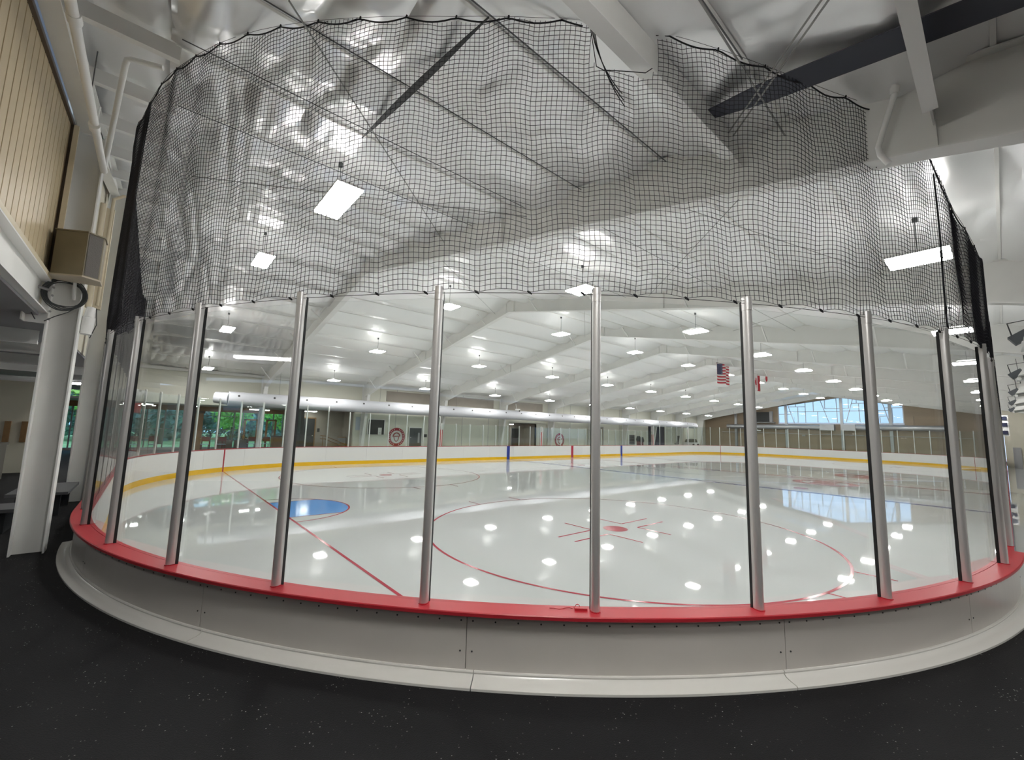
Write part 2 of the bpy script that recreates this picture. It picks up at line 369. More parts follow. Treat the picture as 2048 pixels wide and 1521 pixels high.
# end boards (behind the goal) and the far left corner
end_path = straight((0, WID - RC), (0, RC), -1, 0, 9)
endb = rail('end_boards', 'white end boards behind the near goal with tall glass', end_path, panels=4)
MB().sweep(end_path, [(.185, FZ - .01), (.2, FZ - .01), (.2, 1.038), (.185, 1.038)]).build('outer_panel', M['panel'], endb)
ep = [(0, RC + .35 + 1.25 * k, -1, 0) for k in range(8)]
posts_and_glass(endb, [ppts[0]] + ep, 2.41, M['glass'], M['alu'], True)
flc_path = arc(RC, WID - RC, 90, 180, 97)
flc = rail('far_left_boards', 'curved white boards of far left corner below the lobby windows', flc_path, panels=6)
posts_and_glass(flc, [arc(RC, WID - RC, a, a, 1)[0] for a in np.linspace(179, 90, 12)], 2.38, M['farglass'], M['post'])
def mark(root, x, y, wd, mname, ang=None):
    if ang is None: MB().box(x - wd / 2, x + wd / 2, y + D_IN - .014, y + D_IN + .002, 0, 1.04).build('line_marking', M[mname], root)
    else: MB().sweep(ang, [(D_IN - .014, .0), (D_IN + .002, .0), (D_IN + .002, 1.04), (D_IN - .014, 1.04)]).build('line_marking', M[mname], root)
ga = math.degrees(math.atan2(gy, XG - RC)); mark(flc, 0, 0, 0, 'redline', arc(RC, WID - RC, ga - .2, ga + .2, 2))
# far side boards
far_path = straight((RC, WID), (LEN - RC, WID), 0, 1, 19)
farb = rail('far_side_boards', 'long straight white boards on far side with blue and red line marks', far_path, panels=18)
for x, mn in ((XB, 'blueline'), (XC, 'redline'), (XB2, 'blueline')): mark(farb, x, WID, .30, mn)
for x0, x1, h in ((8.53, 16.2, 2.1), (16.35, 26.3, 1.62), (26.5, 44.3, 1.6), (44.5, 52.43, 2.25)):
    nn = int(round((x1 - x0) / 1.22)); posts_and_glass(farb, [(x, WID, 0, 1) for x in np.linspace(x0, x1, nn + 1)], h, M['farglass'], M['post'])
# far end: both corners and the end wall side
fe = arc(LEN - RC, WID - RC, 90, 0, 37) + straight((LEN, WID - RC), (LEN, RC), 1, 0, 19)[1:-1] + arc(LEN - RC, RC, 0, -90, 37)
farend = rail('far_end_boards', 'white boards curving round the far end of the rink', fe, panels=14)
ga2 = 180 - ga; mark(farend, 0, 0, 0, 'redline', arc(LEN - RC, WID - RC, ga2 + .15, ga2 - .15, 2))
mark(farend, 0, 0, 0, 'redline', arc(LEN - RC, RC, -ga2 + .15, -ga2 - .15, 2))
fp = [arc(LEN - RC, WID - RC, a, a, 1)[0] for a in np.linspace(88, 0, 11)] + [(LEN, y, 1, 0) for y in np.linspace(WID - RC, RC, 9)[1:-1]] + [arc(LEN - RC, RC, a, a, 1)[0] for a in np.linspace(0, -88, 11)]
posts_and_glass(farend, fp, 2.38, M['farglass'], M['post'])
# near side boards, seen almost edge on at the right
ns_path = straight((RC, 0), (LEN - RC, 0), 0, -1, 19)
nearside = rail('near_side_boards', 'long near side boards seen edge on along right of picture', ns_path, panels=18, cap_d=(.055, .18), d_out=.16)
MB().sweep(ns_path, [(.145, FZ - .01), (.16, FZ - .01), (.16, 1.038), (.145, 1.038)]).build('outer_panel', M['panel'], nearside)
POST_D = .105
posts_and_glass(nearside, [ppts[-1]] + [(9.65 + 1.22 * k, 0, 0, -1) for k in range(35)], 2.41, M['glass'], M['alu'], True)
POST_D = .125

# red latch tag lying on the cap
t = thing('latch_cord', 'small red tag and looped cord lying on red cap between centre posts', 'cord', (2.86, 1.965, 1.075))
def onr(a, r, z): return (RC + r * math.cos(R(a)), RC + r * math.sin(R(a)), z)
MB().tube([onr(-131.6 + .16 * k, RC + .125 + .012 * math.sin(k * .9), CAPZ + .008 + .004 * math.sin(k * 1.3)) for k in range(8)], .003, 6).build('cord', M['red'], t)
MB().sweep(arc(RC, RC, 229.6, 230.2, 3), [(.11, CAPZ + .003), (.15, CAPZ + .003), (.15, CAPZ + .02), (.11, CAPZ + .02)]).build('tag', M['red'], t)
MB().tube([onr(-130.25 + .11 * math.cos(a), RC + .12, CAPZ + .02 + .018 * math.sin(a)) for a in np.linspace(0, math.pi, 9)], .0025, 6).build('loop', M['red'], t)

# ------------------------------------------------------------------ safety netting
def net_base(s):            # s in metres along the path: <0 end side, 0..ARC corner, >ARC near side -> x,y,nx,ny
    rr = RC + .16; A = rr * math.pi / 2
    if s < -8.85:
        a = math.pi + (s + 8.85) / rr; return (RC + rr * math.cos(a), WID - RC + rr * math.sin(a), math.cos(a), math.sin(a))
    if s < 0: return (-.16, RC - s, -1, 0)
    if s <= A:
        a = math.pi + s / rr; return (RC + rr * math.cos(a), RC + rr * math.sin(a), math.cos(a), math.sin(a))
    return (RC + s - A, -.16, 0, -1)
NR = RC + .16; NA = NR * math.pi / 2
def ang_s(a): return NR * R(a + 180)
TOPK = [(-14, 6.45), (-9, 6.5), (0, 6.42), (ang_s(-170), 6.38), (ang_s(-164), 6.48), (ang_s(-155), 6.35), (ang_s(-151), 6.26), (ang_s(-142.8), 6.04), (ang_s(-138), 5.93),
        (ang_s(-133.5), 5.88), (ang_s(-127), 5.82), (ang_s(-122.5), 5.71), (ang_s(-119), 5.62), (ang_s(-115), 5.55), (ang_s(-110.9), 5.56), (ang_s(-110.85), 4.98), (ang_s(-110.2), 4.98),
        (ang_s(-110.15), 5.45), (ang_s(-106), 5.5), (ang_s(-104), 5.3), (ang_s(-101), 4.9), (ang_s(-96), 4.72), (NA, 4.66), (60, 4.60)]
_tx, _ty = zip(*TOPK)
def net_top(s):
    z = float(np.interp(s, _tx, _ty)); a = -180 + math.degrees(s / NR)
    if -129.7 < a < -126.2: z = min(z, 5.40 + .3 * max(0, abs(a + 127.95) - 1.45))
    return z
def net_panel(name, s0, s1, cell, r, seed, wave=1.0):
    ns = int((s1 - s0) / cell) + 1; S = np.linspace(s0, s1, ns)
    top = np.array([net_top(s) for s in S]); drape = .035 * np.abs(np.sin(np.pi * S / .46))
    zb = 3.445 + .03 * np.abs(np.sin(np.pi * S / .42)); nz = int((top.max() - 3.44) / cell) + 2
    B = np.array([net_base(s) for s in S]); Z = np.zeros((ns, nz)); P = np.zeros((ns, nz, 3))
    J = np.arange(nz) * cell
    wav = .018 * np.sin(S[:, None] * 2.1 + J[None] * .9 + seed) + .012 * np.sin(S[:, None] * 5.3 - J[None] * 2.0) + .008 * np.sin(S[:, None] * 11 + J[None] * 3)
    rad = .02 * np.sin(S[:, None] * 3.3 + J[None] * 1.1) + .012 * np.sin(S[:, None] * 7.7 - J[None] * .6)
    lat = .012 * np.sin(J[None] * 3.1 + S[:, None] * 1.7) + .006 * np.sin(J[None] * 9 + S[:, None] * 4)
    fade = np.clip(J / .3, 0, 1)[None] * wave
    Zr = zb[:, None] + J[None] + wav * fade
    lim = (top - drape)[:, None]; valid = Zr < lim
    Zr = np.minimum(Zr, lim)
    P[..., 0] = B[:, 0:1] + B[:, 2:3] * rad * fade - B[:, 3:4] * lat * fade; P[..., 1] = B[:, 1:2] + B[:, 3:4] * rad * fade + B[:, 2:3] * lat * fade; P[..., 2] = Zr
    N = np.repeat(np.stack([B[:, 2], B[:, 3], 0 * B[:, 2]], 1)[:, None], nz, 1); Tn = np.stack([-N[..., 1], N[..., 0], N[..., 2]], -1); U = np.zeros_like(N); U[..., 2] = 1
    offs = [(math.cos(a) * r, math.sin(a) * r) for a in (math.pi / 2, math.pi * 7 / 6, math.pi * 11 / 6)]
    V = []; F = []
    V1 = np.stack([P + N * b2 + Tn * a for a, b2 in offs], 2); V2 = np.stack([P + N * b2 + U * a for a, b2 in offs], 2)
    idx = (np.arange(ns)[:, None] * nz + np.arange(nz)[None]) * 3; off2 = ns * nz * 3
    vmask = valid[:, :-1]; a = idx[:, :-1][vmask]; b2 = idx[:, 1:][vmask]
    for k in range(3): F.append(np.stack([a + k, a + (k + 1) % 3, b2 + (k + 1) % 3, b2 + k], 1))
    hmask = valid[:-1] & valid[1:]; a = idx[:-1][hmask] + off2; b2 = idx[1:][hmask] + off2
    for k in range(3): F.append(np.stack([a + k, a + (k + 1) % 3, b2 + (k + 1) % 3, b2 + k], 1))
    V = np.concatenate([V1.reshape(-1, 3), V2.reshape(-1, 3)]); F = np.concatenate(F)
    used = np.zeros(len(V), bool); used[F.ravel()] = True; rm = np.cumsum(used) - 1; V = V[used]; F = rm[F]
    L0 = np.array(root_loc(netroot)); V = V - L0
    me = bpy.data.meshes.new(name); me.vertices.add(len(V)); me.vertices.foreach_set('co', V.ravel().astype('f'))
    me.loops.add(F.size); me.loops.foreach_set('vertex_index', F.ravel().astype('i'))
    me.polygons.add(len(F)); me.polygons.foreach_set('loop_start', np.arange(0, F.size, 4).astype('i')); 
    me.update(calc_edges=True); me.materials.append(M['net'])
    o = bpy.data.objects.new(name, me); C.objects.link(o); o.parent = netroot; return stuff(o)
netroot = thing('safety_net', 'black safety netting hung above the corner glass', 'net', (RC - NR * .7071, RC - NR * .7071, 3.4))
net_panel('net_mesh', 0, ang_s(-167), .0425, .0036, .3, .7)
net_panel('net_mesh', ang_s(-167), ang_s(-101), .0425, .0025, .3)
net_panel('net_mesh', ang_s(-101), NA, .0425, .0040, .3, .6)
net_panel('net_mesh', -10.4, 0, .040, .0044, 1.3, .35)
net_panel('net_mesh', NA, NA + 12, .042, .0040, 2.1, .4)
net_panel('net_mesh', NA + 12, NA + 39, .08, .0045, 2.9, .4)
def npt(s, z, d=0): x, y, nx, ny = net_base(s); return (x + nx * d, y + ny * d, z)
# scalloped border rope, straight top wire, bottom wire with knots
def rope(name, s0, s1, zf, r, step=.06, nseg=6):
    MB().tube([npt(s, zf(s)) for s in np.arange(s0, s1, step)], r, nseg).build(name, M['rope'], netroot)
for a0, a1 in ((-10.4, ang_s(-129.9)), (ang_s(-126.1), ang_s(-110.95)), (ang_s(-104.5), NA + 12)):
    rope('border_rope', a0, a1, lambda s: net_top(s) - .045 * abs(math.sin(math.pi * s / .46)), .0065)
    rope('top_wire', a0, a1, lambda s: net_top(s) + .012, .0022, .3, 4)
rope('border_rope', ang_s(-129.9), ang_s(-126.1), lambda s: net_top(s), .004)
MB().tube([npt(ang_s(-110.9), z) for z in np.linspace(5.56, 4.93, 8)], .004, 6).build('border_rope', M['rope'], netroot)
MB().tube([npt(ang_s(-103.4) + .02 * math.sin(z * 3), z, -.02) for z in np.linspace(5.2, 3.44, 12)], .008, 6).build('seam_rope', M['rope'], netroot)
rope('bottom_wire', -10.4, NA + 39, lambda s: 3.44, .0025, .3, 4)
mb = MB()
for k in range(-21, 70):
    s = k * .42; c = np.array(npt(s, 3.444)); T = np.array(npt(s + .02, 3.444)) - c
    mb.tube([c - T * .9 + np.array((0, 0, .012)), c, c + T * .9 - np.array((0, 0, .014))], [.006, .011, .005], 5)
stuff(mb.build('tie_knots', M['rope'], netroot))
mb = MB()
for k in range(-19, 48):
    s = k * .46
    if ang_s(-129.9) < s < ang_s(-126) or ang_s(-111) < s < ang_s(-104.5): continue
    mb.tube([npt(s, net_top(s) - .004), npt(s + .006, net_top(s) + .02)], .008, 5)
stuff(mb.build('top_ties', M['rope'], netroot))
# slack hanging bunch beside the strut
for q in range(3):
    MB().tube([(2.98 + .30 * t_ + .02 * q, 1.86 - .10 * t_, 5.80 - (.62 + .05 * q) * t_ ** .7 + .12 * t_ * t_) for t_ in np.linspace(0, 1, 12)], .004, 5).build('loose_cord', M['rope'], netroot)

# ------------------------------------------------------------------ roof frames
def rafter_bottom(y):
    a = abs(y - YC); return 7.28 - .186 * min(a, 12.9) - .24 * max(0, a - 12.9)
for k in range(NFR):
    x = FR0 + FRS * k
    fr = thing('roof_frame', 'white tapered steel roof frame spanning the rink, %s from the camera' % ORD[k], 'steel frame', (x, YC, FZ), 'roof frames')
    ys = [28.0, 25.85, 22, 18, 14.4, YC, 11.5, 8, 4, .05, -2.1, -3.0]
    loop = [(y, roofz(y) - .012) for y in ys] + [(y, rafter_bottom(y)) for y in ys[::-1]]
    MB().prism(loop, 'x', x - .008, x + .008).build('rafter_web', M['steel'], fr)
    mb = MB()
    for y0, y1 in zip(ys[:-1], ys[1:]): mb.bar((x, y0, rafter_bottom(y0)), (x, y1, rafter_bottom(y1)), .20, .016)
    mb.build('bottom_flange', M['white'], fr)
    mb = MB()
    for y0, y1 in ((28.0, YC), (YC, -3.0)): mb.bar((x, y0, roofz(y0) - .008), (x, y1, roofz(y1) - .008), .18, .014)
    mb.build('top_flange', M['steel'], fr)
    # column: web, tapering inner flange, outer flange
    MB().prism([(28.5, FZ), (28.22, FZ), (27.55, rafter_bottom(27.55)), (27.55, roofz(27.55) - .02), (28.5, roofz(28.5) - .02)], 'x', x - .010, x + .006).build('column_web', M['steel'], fr)
    MB().bar((x, 28.22, FZ), (x, 27.55, rafter_bottom(27.55)), .20, .016, (0, 1, 0)).bar((x, 28.5, FZ), (x, 28.5, roofz(28.5) - .05), .2, .016, (0, 1, 0)).build('column_flange', M['white'], fr)
    for y in (26.4, 23.4, 20.4, 17.4, 14.6, 11.3, 8.4, 5.3, 2.2):
        if k == 0 and y < 9: continue
        MB().bar((x - .02, y, rafter_bottom(y) + .01), (x - .55, y, roofz(y) - .12), .045, .045).build('flange_brace', M['white'], fr)
    mb = MB()
    for y in (YC + .25, YC - .25, 20.0, 6.0, 0.0): mb.box(x - .07, x + .07, y - .006, y + .006, rafter_bottom(y), roofz(y) - .02)
    mb.build('stiffener', M['steel'], fr)
    mb = MB()
    for y in (YC, 19.0, 7.0): mb.tube([(x + .012, y, rafter_bottom(y) + .1), (x - .012, y, rafter_bottom(y) + .1)], .02, 6)
    mb.build('splice_bolts', M['steel'], fr)

# ------------------------------------------------------------------ ceiling: insulation blankets between purlins
ceil = struct(MB().add([(XW - .3, -3.2, roofz(-3.2) + .2), (XE, -3.2, roofz(-3.2) + .2), (XE, YC, roofz(YC) + .2), (XW - .3, YC, roofz(YC) + .2), (XE, YF, roofz(YF) + .2), (XW - .3, YF, roofz(YF) + .2)],
              [(0, 3, 2, 1), (3, 5, 4, 2)]).build('ceiling', M['trunkgrey']))
def vnoise(x, y, seed):
    r_ = np.random.RandomState(seed); G = r_.rand(64, 64)
    xi = np.floor(x).astype(int); yi = np.floor(y).astype(int); fx = x - xi; fy = y - yi; fx = fx * fx * (3 - 2 * fx); fy = fy * fy * (3 - 2 * fy)
    g = lambda a, b2: G[a % 64, b2 % 64]
    return (g(xi, yi) * (1 - fx) + g(xi + 1, yi) * fx) * (1 - fy) + (g(xi, yi + 1) * (1 - fx) + g(xi + 1, yi + 1) * fx) * fy - .5
PUR = [YC + 1.48 * k for k in range(-11, 11)]
PUR = [-3.1] + [y for y in PUR if -3 < y < YF] + [YF - .02]
def wrinkle(X, Y, bay, seed):
    if bay == 0:
        edge = np.exp(-np.clip(X - .2, 0, 9) / .8)
        rid = lambda v: (1 - np.abs(2 * v)) ** 2
        fold = .06 * rid(vnoise(X * 2.0 + Y * .22, Y * .22 + X * .1, seed)) + .03 * rid(vnoise(X * 4.2 - Y * .45, Y * .4 + X * .2, seed + 1)) + .008 * vnoise(X * 6 + Y * 2, Y * 3, seed + 4)
        z = fold * (1 + 1.3 * edge) * np.where(Y > 2.2, 1, .35) + .06 * edge * vnoise(X * .5, Y * 6, seed + 2)
        return z
    nearwr = .10 * (1 - np.abs(2 * vnoise(X * .5, Y * 3.2 + X * .3, seed + 2))) ** 2 * (np.clip((2.2 - Y) / 1.5, 0, 1) if bay == 1 else 0)
    return .030 * vnoise(X * .9, Y * 2.2 + X * .3, seed) + .014 * vnoise(X * 2.4, Y * 5, seed + 1) + nearwr
for bay in range(NFR + 1):
    xa = .2 if bay == 0 else FR0 + FRS * (bay - 1) + .0; xb = FR0 + FRS * bay if bay < NFR else XE
    nx, ny = ((110, 22) if bay == 0 else (60, 16) if bay == 1 else (30, 10) if bay < 4 else (12, 6))
    for i, (ya, yb) in enumerate(zip(PUR[:-1], PUR[1:])):
        X, Y = np.meshgrid(np.linspace(xa, xb, nx), np.linspace(ya, yb, ny), indexing='ij')
        Tt = (Y - ya) / (yb - ya); low = Tt if ya < YC - .1 else 1 - Tt      # 0 at the lower purlin
        sag = .17 * np.minimum(low / .38, (1 - low) / .62) ** .8 * min(1, (yb - ya) / 1.48)
        Zc = roofz_np = 7.77 - .166 * np.abs(Y - YC)
        Wk = wrinkle(X, Y, bay, 5 + bay * 3) * np.clip(4 * Tt * (1 - Tt) * 2.5 + .15, 0, 1)
        P = np.stack([X, Y, Zc - sag + Wk + .02], -1)
        mbp = MB()
        mbp.grid(P)
        mbp.build('insulation_blanket', M['foil' if bay == 0 else 'foilfar'], ceil, smooth=False if False else True)
for ya, yb in zip(PUR[:-1], PUR[1:]):                     # foil behind the purlin ends next to the end wall
    X, Y = np.meshgrid(np.linspace(XW - .05, .35, 14), np.linspace(ya, yb, 12), indexing='ij')
    MB().grid(np.stack([X, Y, 7.77 - .166 * np.abs(Y - YC) + .05 + .6 * wrinkle(X, Y, 0, 91)], -1)).build('insulation_blanket', M['foil'], ceil, smooth=True)
for bay in range(4):
    xa = .25 if bay == 0 else FR0 + FRS * (bay - 1) + .02
    for y in PUR[1:-1]:
        if y > -1.9: MB().bar((xa, y, roofz(y) + .006), (FR0 + FRS * bay - .02, y, roofz(y) + .006), .035, .012).build('purlin_strap', M['steel'], ceil)
def gap_strip(x, y0, y1, wd, taper):  # solid dark strip below the blanket, its colour standing for a shadowed gap
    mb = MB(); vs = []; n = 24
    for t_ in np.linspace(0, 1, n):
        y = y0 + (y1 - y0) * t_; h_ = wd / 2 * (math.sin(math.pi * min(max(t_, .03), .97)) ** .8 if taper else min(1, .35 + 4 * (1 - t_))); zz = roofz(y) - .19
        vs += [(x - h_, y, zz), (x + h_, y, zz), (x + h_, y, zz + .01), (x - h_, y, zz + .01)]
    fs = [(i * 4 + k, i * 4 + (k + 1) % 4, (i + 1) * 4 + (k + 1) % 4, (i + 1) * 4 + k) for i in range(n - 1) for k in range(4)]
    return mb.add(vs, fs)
gap_strip(2.28, 2.4, 5.3, .075, True).build('gap_shade_strip', M['dark'], ceil)
gap_strip(4.56, -2.4, 1.75, .30, False).build('gap_shade_strip', M['gapshade'], ceil)
# straps and wires carrying the blankets in the near bays
for y, xs in ((2.50, (.3, 5.35)), (3.97, (.3, 5.35)), (1.11, (.3, 4.2)), (5.3, (.3, 5.35)), (7.03, (.3, 5.35))):
    MB().bar((xs[0], y, roofz(y) - .035), (xs[1], y, roofz(y) - .035), .012, .006).build('support_wire', M['wire'], ceil)
for p, q in (((1.0, 3.6), (5.38, 8.25)), ((.6, 9.6), (5.38, 5.3)), ((3.3, -.05), (5.0, 1.58)), ((3.3, -.1), (5.05, 1.53)), ((3.0, 1.05), (5.35, 1.12))):
    MB().tube([(p[0], p[1], roofz(p[1]) - .19), (q[0], q[1], roofz(q[1]) - .19)], .009, 6).build('brace_rod', M['rod'], ceil)
for k in range(1, 3):
    x0 = FR0 + FRS * (k - 1); x1 = x0 + FRS
    for p, q in (((x0, 3.2), (x1, 1.0)), ((x0, 1.0), (x1, 6.5)), ((x0, 9.0), (x1, 14.0)), ((x0, 4.4), (x1, 4.4)), ((x0, 7.3), (x1, 7.3))):
        MB().tube([(p[0], p[1], roofz(p[1]) - .2), (q[0], q[1], roofz(q[1]) - .2)], .006, 5).build('brace_rod', M['rod'], ceil)
for nm, y0, y1, z0, z1, lab in (('roof_strut', 1.53, 1.66, 5.45, 5.76, 'white steel strut passing through netting towards nearest roof frame'), ('roof_strut', -.04, .055, 5.07, 5.36, 'white steel strut at top right ending at nearest roof frame')):
    t = thing(nm, lab, 'steel strut', (3, (y0 + y1) / 2, z0))
    MB().box(-.6, 5.06, y0, y1, z0, z0 + .012).build('bottom_flange', M['white'], t)
    MB().box(-.6, 5.06, y0 + .02, y1 - .01, z0 + .012, z1).build('web', M['steel'], t)
    MB().box(5.06, 5.39, y0 + .04, y1 - .04, z0 + .05, z1 - .05).build('end_bracket', M['steel'], t)
t = thing('sprinkler_pipe', 'white pipe bent down the face of nearest roof frame at right', 'pipe', (5.2, .3, 5.2))
MB().tube([(5.2, .215, 5.58), (5.2, .23, 5.42), (5.2, .36, 5.0), (5.2, .35, 4.92), (5.22, .30, 4.82)], .024, 10).build('pipe', M['white'], t, smooth=True)
MB().tube([(5.2, .22, 5.50), (5.2, .222, 5.44)], .036, 10).build('coupling', M['white'], t, smooth=True)
MB().tube([(5.2, .213, 5.58), (5.2, .21, 5.66)], .014, 8).build('hanger', M['wire'], t)

# ------------------------------------------------------------------ lamps
ROWS = [(.43, 4.97, 'row above the near boards'), (6.57, 5.95, 'row right of the ridge'), (YC, 6.85, 'row under the roof ridge'), (19.35, 5.95, 'row left of the ridge'), (25.5, 4.97, 'row along the far wall')]
def lamp_proto(cord, W2, H2):
    key = 'lamp%.2f %.2f' % (cord, W2)
    if key in POSTS: return POSTS[key]
    b_ = MB().box(-W2 - .005, W2 + .005, -H2 - .005, H2 + .005, .02, .06).box(-.06, .06, -.22, .22, .06, .12)
    d1 = MB().prism([(-W2, .02), (-W2 + .005, -.008), (-.012, -.008), (-.008, .02)], 'y', -H2, H2)
    d2 = MB().prism([(.008, .02), (.012, -.008), (W2 - .005, -.008), (W2, .02)], 'y', -H2, H2)
    c_ = MB().tube([(0, .0, .12), (.015, .01, .12 + cord * .5), (0, 0, .12 + cord)], .006, 5).tube([(0, 0, .12 + cord - .07), (0, 0, .12 + cord)], .035, 8)
    u_ = MB().box(-W2 + .02, -.08, -H2 * .7, H2 * .7, .060, .068).box(.08, W2 - .02, -H2 * .7, H2 * .7, .060, .068)
    POSTS[key] = (b_.mesh('housing', M['white']), d1.mesh('diffuser', M['lamp']), d2.mesh('diffuser', M['lamp']), c_.mesh('hanging_cord', M['cable']), u_.mesh('uplight', M['uplight']))
    return POSTS[key]
for y, z, rowname in ROWS:
    cord = max(.1, roofz(y) - z - .20)
    for k in range(10):
        x = 2.4 + FRS * k
        if y < 1: x += .12 if k else -.75
        if y < 1 and k == 0: lab = 'white twin lamp hanging just above the camera'
        else: lab = 'bright white twin lamp hanging in the %s, %s from the camera' % (rowname, ORD[k])
        l = thing('ceiling_lamp', lab, 'lamp', (x, y, z), 'hanging rink lamps')
        ms = lamp_proto(round(cord, 2), *((.195, .59) if k == 0 else (.27, .33)))
        for nm, me in zip(('housing', 'diffuser', 'diffuser', 'hanging_cord', 'uplight'), ms):
            o = bpy.data.objects.new(nm, me); C.objects.link(o); o.parent = l
# unseen downlights added to brighten the foreground boards and floor
def added_downlight(x, y, z, label):
    t = thing('added_downlight', label, 'lamp', (x, y, z), 'added downlights')
    MB().tube([(x, y, z - .10), (x, y, z)], [.13, .15], 16, False).build('can', M['white'], t, smooth=True)
    MB().disc((x, y, z - .004), .15, 'z', .004, 16).build('can_top', M['white'], t)
    ld = bpy.data.lights.new('added_downlight_lamp', 'SPOT'); ld.energy = FILL_DOWN_W; ld.spot_size = R(128); ld.spot_blend = .35; ld.shadow_soft_size = .06; ld.color = (1, .97, .92)
    lo = bpy.data.objects.new('lamp', ld); C.objects.link(lo); lo.parent = t; lo.location = (0, 0, -.05)
for i, (x, y) in enumerate(((-3.5, -4.0), (.5, -4.0), (4.5, -4.0), (-3.5, -7.5), (.5, -7.5), (4.5, -7.5), (8.5, -4.5), (10.5, -8.5))):
    added_downlight(x, y, 5.14, 'round fill lamp added in ceiling over the second pad, %s from the walkway' % ORD[i])
for i, (x, y) in enumerate(((-2.2, .5), (-5.5, 3.5), (-5.0, 10.0))):
    added_downlight(x, y, 3.70, 'round fill lamp added in left walkway ceiling, %s from the camera' % ORD[i])
for i, (x, y0, y1) in enumerate(((-1.55, 4.15, 5.5), (-5.2, 13.5, 16.4))):  # first mirrors in the corner glass; second is added to brighten the foreground
    l = thing('strip_light', 'slim strip light under the left walkway ceiling, %s' % ORD[i], 'lamp', (x, (y0 + y1) / 2, 3.3), 'walkway strip lights')
    MB().box(x - .07, x + .07, y0, y1, 3.34, 3.40).build('housing', M['white'], l)
    MB().box(x - .055, x + .055, y0 + .02, y1 - .02, 3.30, 3.34).build('diffuser', M['lobbylamp'], l)
    for y in (y0 + .3, y1 - .3): MB().tube([(x, y, 3.40), (x, y, 3.70)], .006, 5).build('hanging_rod', M['cable'], l)

# ------------------------------------------------------------------ walls
def sheet(name, pts, th, mat, axis): return MB().prism(pts, axis, *th).build(name, mat)
# far long wall with header over the lobby and two recesses
wf = struct(MB().box(XW - .3, 11.0, YF, YF + .2, 3.28, 5.35).build('wall_far', M['farwall']))
for x0, x1, z0 in ((11.0, 24.9, FZ), (24.9, 28.2, 2.95), (28.2, XE, FZ)): MB().box(x0, x1, YF, YF + .2, z0, 5.35).build('wall_section', M['farwall'], wf)
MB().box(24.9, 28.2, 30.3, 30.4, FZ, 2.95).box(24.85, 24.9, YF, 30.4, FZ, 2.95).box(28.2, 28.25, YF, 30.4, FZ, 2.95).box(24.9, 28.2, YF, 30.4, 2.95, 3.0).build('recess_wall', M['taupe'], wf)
for x in (14.0, 19.8, 22.5, 33, 36, 41.5, 53.5, 57): MB().box(x, x + .03, YF - .012, YF, FZ, 5.2).build('panel_seam', M['lgrey'], wf)
for x0, x1 in ((13.2, 17.0), (18.4, 23.0), (24.6, 29.0)): MB().box(x0, x1, YF - .03, YF - .005, 4.15, 4.9).build('upper_panel', M['taupe'], wf)
MB().box(-1, XE, YF - .16, YF - .02, 5.02, 5.18).build('eave_strut', M['steel'], wf)
# far end wall, brown horizontal siding below and around the window
we = struct(MB().box(XE, XE + .2, 19.0, 30, FZ, 7.4).build('wall_end', M['brown']))
MB().box(XE, XE + .2, .9, 6.8, FZ, 7.4).box(XE, XE + .2, 6.8, 19.0, FZ, 4.15).prism([(19.0, 6.35), (12.4, 7.32), (6.8, 6.16), (6.8, 7.9), (19, 7.9)], 'x', XE, XE + .2).build('wall_section', M['brown'], we)
for k in range(7): MB().box(XE - .02, XE, 1, 28.5, .75 + .46 * k, .75 + .46 * k + .43).build('siding_board', M['brown'], we)
for y in (24.2, 18.03, 12.25, 7.9, 3.3): MB().box(XE - .30, XE - .02, y - .14, y + .14, FZ, roofz(y) - .2).build('wall_column', M['galv'], we)
# window with irregular glazing bars
wn = struct(MB().prism([(18.93, 4.28), (18.93, 6.39), (12.3, 7.31), (6.84, 6.18), (6.84, 4.28)], 'x', XE + .08, XE + .10).build('window_1', M['winglass']))
BARS = [(18.93, 5.37, 17.55, 5.35), (17.81, 6.47, 17.21, 4.3), (17.73, 6.31, 15.97, 6.29), (16.97, 6.65, 16.99, 6.3), (16.73, 6.24, 16.78, 4.3), (15.93, 6.82, 15.94, 4.31), (18.02, 5.68, 12.35, 5.66), (12.2, 5.69, 7.99, 5.7), (15.07, 6.99, 15.09, 5.69), (14.65, 5.62, 14.67, 4.32), (14.34, 7.06, 13.56, 4.32), (13.9, 7.09, 13.91, 6.04), (13.95, 6.02, 12.33, 5.99), (12.18, 6.0, 11.55, 6.01), (12.74, 7.24, 12.72, 4.33), (11.58, 7.12, 11.59, 6.01), (11.17, 7.04, 11.87, 4.38), (11.3, 6.58, 9.87, 6.57), (10.82, 6.98, 10.83, 6.59), (10.64, 6.52, 10.59, 4.38), (9.81, 6.49, 9.78, 4.38), (8.53, 6.59, 8.04, 4.35), (8.4, 5.99, 8.0, 6.0), (8.86, 5.05, 8.26, 5.06), (8.83, 5.0, 8.8, 4.34), (7.74, 5.98, 6.84, 5.99), (7.75, 5.95, 7.74, 4.35)]
for a, b2, c, d in BARS: MB().bar((XE + .06, a, b2), (XE + .06, c, d), .07, .085, (1, 0, 0)).build('glazing_bar', M['galv'], wn)
for a, b2, c, d in ((18.93, 6.39, 12.3, 7.31), (12.3, 7.31, 6.84, 6.18), (18.93, 6.39, 18.93, 4.26), (6.84, 6.18, 6.84, 4.26), (19.0, 4.24, 6.75, 4.24)): MB().bar((XE + .05, a, b2), (XE + .05, c, d), .10, .10, (1, 0, 0)).build('window_frame', M['galv'], wn)
